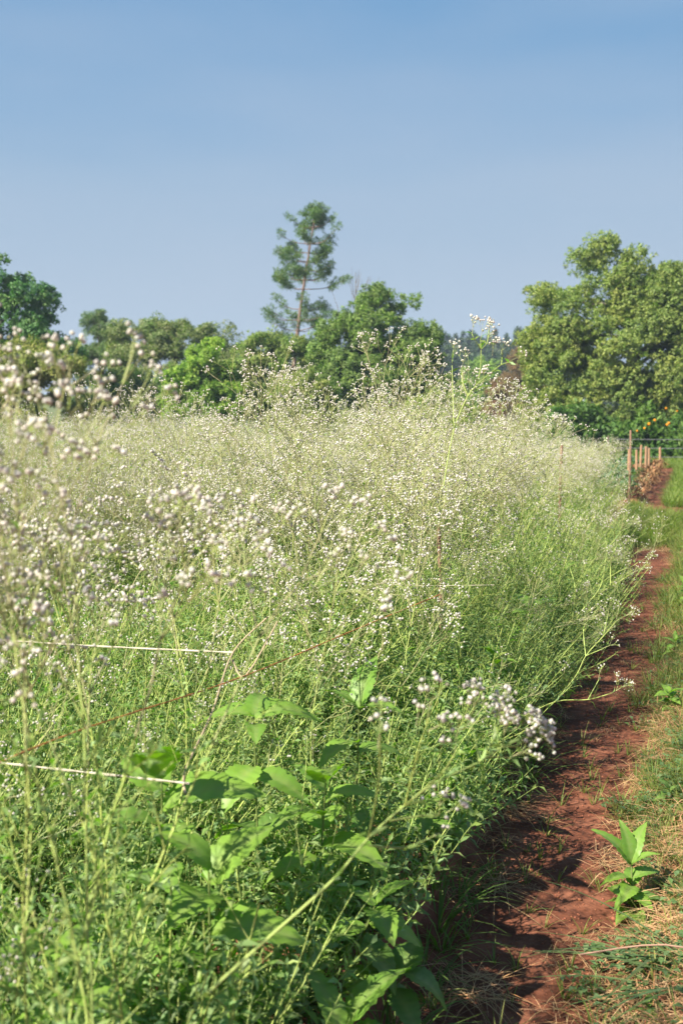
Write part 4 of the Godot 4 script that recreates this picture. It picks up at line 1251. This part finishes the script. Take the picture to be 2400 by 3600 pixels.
func sprays() -> void:
	spray("clustered white spray arching from the foliage over the path",
		[[Vector3(-0.183, 0.758, -1.300), Vector3(-0.122, 0.788, -1.360), Vector3(-0.016, 0.858, -1.420), Vector3(0.042, 0.891, -1.500), Vector3(0.102, 0.919, -1.560), Vector3(0.164, 0.938, -1.620), Vector3(0.242, 0.942, -1.700), Vector3(0.291, 0.949, -1.760)],
		[Vector3(0.042, 0.891, -1.500), Vector3(0.054, 1.010, -1.420), Vector3(0.054, 1.108, -1.360)],
		[Vector3(0.102, 0.919, -1.560), Vector3(0.119, 1.032, -1.500), Vector3(0.133, 1.083, -1.500)],
		[Vector3(0.102, 0.919, -1.560), Vector3(0.154, 0.985, -1.520), Vector3(0.175, 1.026, -1.500)],
		[Vector3(0.042, 0.879, -1.500), Vector3(0.102, 0.853, -1.550), Vector3(0.153, 0.850, -1.600)],
		[Vector3(0.077, 0.902, -1.540), Vector3(0.137, 0.886, -1.600), Vector3(0.166, 0.870, -1.640)],
		[Vector3(0.242, 0.942, -1.700), Vector3(0.271, 0.967, -1.740), Vector3(0.291, 0.982, -1.780)],
		[Vector3(0.242, 0.942, -1.700), Vector3(0.240, 0.967, -1.740), Vector3(0.235, 0.995, -1.760)],
		[Vector3(0.291, 0.949, -1.760), Vector3(0.326, 0.936, -1.800)],
		[Vector3(0.255, 0.945, -1.720), Vector3(0.306, 0.928, -1.760)]],
		[[Vector3(0.054, 1.108, -1.360), Vector3(0.1, 1, 0.05), 0.028, 0],
		[Vector3(0.051, 1.083, -1.360), Vector3(0.1, 1, 0.05), 0.022, 0],
		[Vector3(0.133, 1.083, -1.500), Vector3(0.1, 1, 0.05), 0.028, 1],
		[Vector3(0.133, 1.062, -1.500), Vector3(1, 0.6, 0.1), 0.019, 0],
		[Vector3(0.115, 1.071, -1.500), Vector3(0.1, 1, 0.05), 0.022, 0],
		[Vector3(0.175, 1.026, -1.500), Vector3(0.1, 1, 0.05), 0.028, 1],
		[Vector3(0.153, 1.003, -1.520), Vector3(0.1, 1, 0.05), 0.028, 0],
		[Vector3(0.153, 0.850, -1.600), Vector3(1, 0.6, 0.1), 0.017, 0],
		[Vector3(0.166, 0.870, -1.640), Vector3(0.1, 1, 0.05), 0.017, 1],
		[Vector3(0.176, 0.873, -1.640), Vector3(1, 0.6, 0.1), 0.017, 1],
		[Vector3(0.291, 0.982, -1.780), Vector3(0.1, 1, 0.05), 0.025, 2],
		[Vector3(0.308, 0.971, -1.780), Vector3(1, 0.6, 0.1), 0.022, 2],
		[Vector3(0.235, 0.995, -1.760), Vector3(0.1, 1, 0.05), 0.025, 2],
		[Vector3(0.256, 0.996, -1.780), Vector3(1, 0.6, 0.1), 0.022, 1],
		[Vector3(0.326, 0.936, -1.800), Vector3(1, 0.6, 0.1), 0.025, 2],
		[Vector3(0.333, 0.946, -1.800), Vector3(1, 0.6, 0.1), 0.022, 1],
		[Vector3(0.306, 0.928, -1.760), Vector3(1, 0.6, 0.1), 0.022, 1],
		[Vector3(0.291, 0.949, -1.760), Vector3(0.1, 1, 0.05), 0.025, 2]],
		0.0022, 0.8, 0.0036, 801)
	spray("budding spray reaching farthest out over the path's bend",
		[[Vector3(1.039, 0.393, -5.000), Vector3(1.175, 0.506, -5.000), Vector3(1.303, 0.605, -5.100), Vector3(1.373, 0.668, -5.200), Vector3(1.424, 0.823, -5.300), Vector3(1.477, 0.875, -5.350), Vector3(1.525, 0.917, -5.400)],
		[Vector3(1.373, 0.668, -5.200), Vector3(1.435, 0.742, -5.100), Vector3(1.496, 0.765, -5.100), Vector3(1.529, 0.788, -5.100)],
		[Vector3(1.303, 0.605, -5.100), Vector3(1.365, 0.680, -5.000), Vector3(1.416, 0.727, -4.950), Vector3(1.433, 0.758, -4.900)],
		[Vector3(1.424, 0.823, -5.300), Vector3(1.437, 0.881, -5.400)],
		[Vector3(1.477, 0.875, -5.350), Vector3(1.456, 0.940, -5.300)],
		[Vector3(1.435, 0.742, -5.100), Vector3(1.485, 0.779, -5.200)],
		[Vector3(1.365, 0.680, -5.000), Vector3(1.389, 0.765, -5.100)],
		[Vector3(1.175, 0.506, -5.000), Vector3(1.185, 0.669, -5.000), Vector3(1.181, 0.754, -5.100)],
		[Vector3(1.185, 0.669, -5.000), Vector3(1.207, 0.755, -4.950)]],
		[[Vector3(1.525, 0.917, -5.400), Vector3(1, 0.6, 0.1), 0.05, 2],
		[Vector3(1.525, 0.917, -5.400), Vector3(0.1, 1, 0.05), 0.05, 2],
		[Vector3(1.529, 0.788, -5.100), Vector3(1, 0.6, 0.1), 0.04, 2],
		[Vector3(1.433, 0.758, -4.900), Vector3(1, 0.6, 0.1), 0.04, 2],
		[Vector3(1.437, 0.750, -4.950), Vector3(0.1, 1, 0.05), 0.03, 1],
		[Vector3(1.437, 0.881, -5.400), Vector3(0.1, 1, 0.05), 0.045, 2],
		[Vector3(1.456, 0.940, -5.300), Vector3(0.1, 1, 0.05), 0.04, 1],
		[Vector3(1.485, 0.779, -5.200), Vector3(0.1, 1, 0.05), 0.05, 2],
		[Vector3(1.389, 0.765, -5.100), Vector3(0.1, 1, 0.05), 0.04, 2],
		[Vector3(1.423, 0.771, -5.100), Vector3(0.1, 1, 0.05), 0.04, 1],
		[Vector3(1.181, 0.754, -5.100), Vector3(0.1, 1, 0.05), 0.04, 1],
		[Vector3(1.207, 0.755, -4.950), Vector3(0.1, 1, 0.05), 0.03, 1],
		[Vector3(1.246, 0.592, -5.050), Vector3(0.1, 1, 0.05), 0.04, 2]],
		0.0032, 0.35, 0.0034, 802)
	spray("long forked budding spray stretched across the shaded path",
		[[Vector3(0.244, 0.167, -3.600), Vector3(0.512, 0.276, -3.800), Vector3(0.691, 0.323, -3.900), Vector3(0.877, 0.374, -4.000), Vector3(1.011, 0.383, -4.000), Vector3(1.109, 0.411, -4.000)],
		[Vector3(0.877, 0.374, -4.000), Vector3(0.984, 0.457, -4.100), Vector3(1.048, 0.517, -4.200), Vector3(1.134, 0.591, -4.250), Vector3(1.202, 0.648, -4.300)],
		[Vector3(1.048, 0.517, -4.200), Vector3(1.112, 0.545, -4.200)],
		[Vector3(1.048, 0.517, -4.200), Vector3(1.060, 0.609, -4.300), Vector3(1.078, 0.648, -4.300)],
		[Vector3(1.011, 0.383, -4.000), Vector3(1.080, 0.439, -4.100)],
		[Vector3(1.134, 0.591, -4.250), Vector3(1.164, 0.667, -4.300)],
		[Vector3(0.691, 0.323, -3.900), Vector3(0.852, 0.392, -4.100), Vector3(0.956, 0.440, -4.200)]],
		[[Vector3(1.109, 0.411, -4.000), Vector3(1, 0.6, 0.1), 0.04, 2],
		[Vector3(1.126, 0.447, -4.000), Vector3(0.1, 1, 0.05), 0.02, 1],
		[Vector3(1.202, 0.648, -4.300), Vector3(1, 0.6, 0.1), 0.04, 2],
		[Vector3(1.202, 0.648, -4.300), Vector3(0.1, 1, 0.05), 0.04, 1],
		[Vector3(1.112, 0.545, -4.200), Vector3(1, 0.6, 0.1), 0.04, 1],
		[Vector3(1.078, 0.648, -4.300), Vector3(0.1, 1, 0.05), 0.03, 1],
		[Vector3(1.080, 0.439, -4.100), Vector3(0.1, 1, 0.05), 0.03, 1],
		[Vector3(1.164, 0.667, -4.300), Vector3(0.1, 1, 0.05), 0.04, 1],
		[Vector3(0.956, 0.440, -4.200), Vector3(0.1, 1, 0.05), 0.02, 1]],
		0.0034, 0.35, 0.0036, 803)
	spray("lone flowering stem rising above the field before the distant ridge",
		[[Vector3(0.297, 1.341, -2.900), Vector3(0.326, 1.507, -2.900), Vector3(0.365, 1.603, -2.900), Vector3(0.388, 1.634, -2.900), Vector3(0.399, 1.676, -2.900), Vector3(0.401, 1.736, -2.900), Vector3(0.399, 1.764, -2.900)],
		[Vector3(0.388, 1.634, -2.900), Vector3(0.427, 1.671, -2.850), Vector3(0.452, 1.690, -2.850), Vector3(0.465, 1.694, -2.800)],
		[Vector3(0.401, 1.736, -2.900), Vector3(0.376, 1.760, -2.850), Vector3(0.368, 1.776, -2.850)],
		[Vector3(0.401, 1.736, -2.900), Vector3(0.424, 1.756, -2.950), Vector3(0.436, 1.784, -3.000)],
		[Vector3(0.365, 1.603, -2.900), Vector3(0.356, 1.640, -2.950), Vector3(0.359, 1.675, -3.000)],
		[Vector3(0.365, 1.603, -2.900), Vector3(0.379, 1.620, -2.800), Vector3(0.393, 1.626, -2.800)],
		[Vector3(0.326, 1.507, -2.900), Vector3(0.341, 1.679, -3.100), Vector3(0.341, 1.717, -3.100)],
		[Vector3(0.452, 1.690, -2.850), Vector3(0.462, 1.715, -2.900)]],
		[[Vector3(0.399, 1.764, -2.900), Vector3(0.1, 1, 0.05), 0.024, 1],
		[Vector3(0.368, 1.776, -2.850), Vector3(0.1, 1, 0.05), 0.018, 1],
		[Vector3(0.436, 1.784, -3.000), Vector3(0.1, 1, 0.05), 0.021, 1],
		[Vector3(0.465, 1.694, -2.800), Vector3(1, 0.6, 0.1), 0.024, 1],
		[Vector3(0.462, 1.715, -2.900), Vector3(0.1, 1, 0.05), 0.018, 1],
		[Vector3(0.359, 1.675, -3.000), Vector3(0.1, 1, 0.05), 0.030, 1],
		[Vector3(0.393, 1.626, -2.800), Vector3(0.1, 1, 0.05), 0.024, 1],
		[Vector3(0.341, 1.717, -3.100), Vector3(0.1, 1, 0.05), 0.024, 1],
		[Vector3(0.434, 1.718, -2.900), Vector3(0.1, 1, 0.05), 0.018, 1],
		[Vector3(0.427, 1.754, -2.950), Vector3(0.1, 1, 0.05), 0.018, 1]],
		0.0019, 0.9, 0.0032, 804)
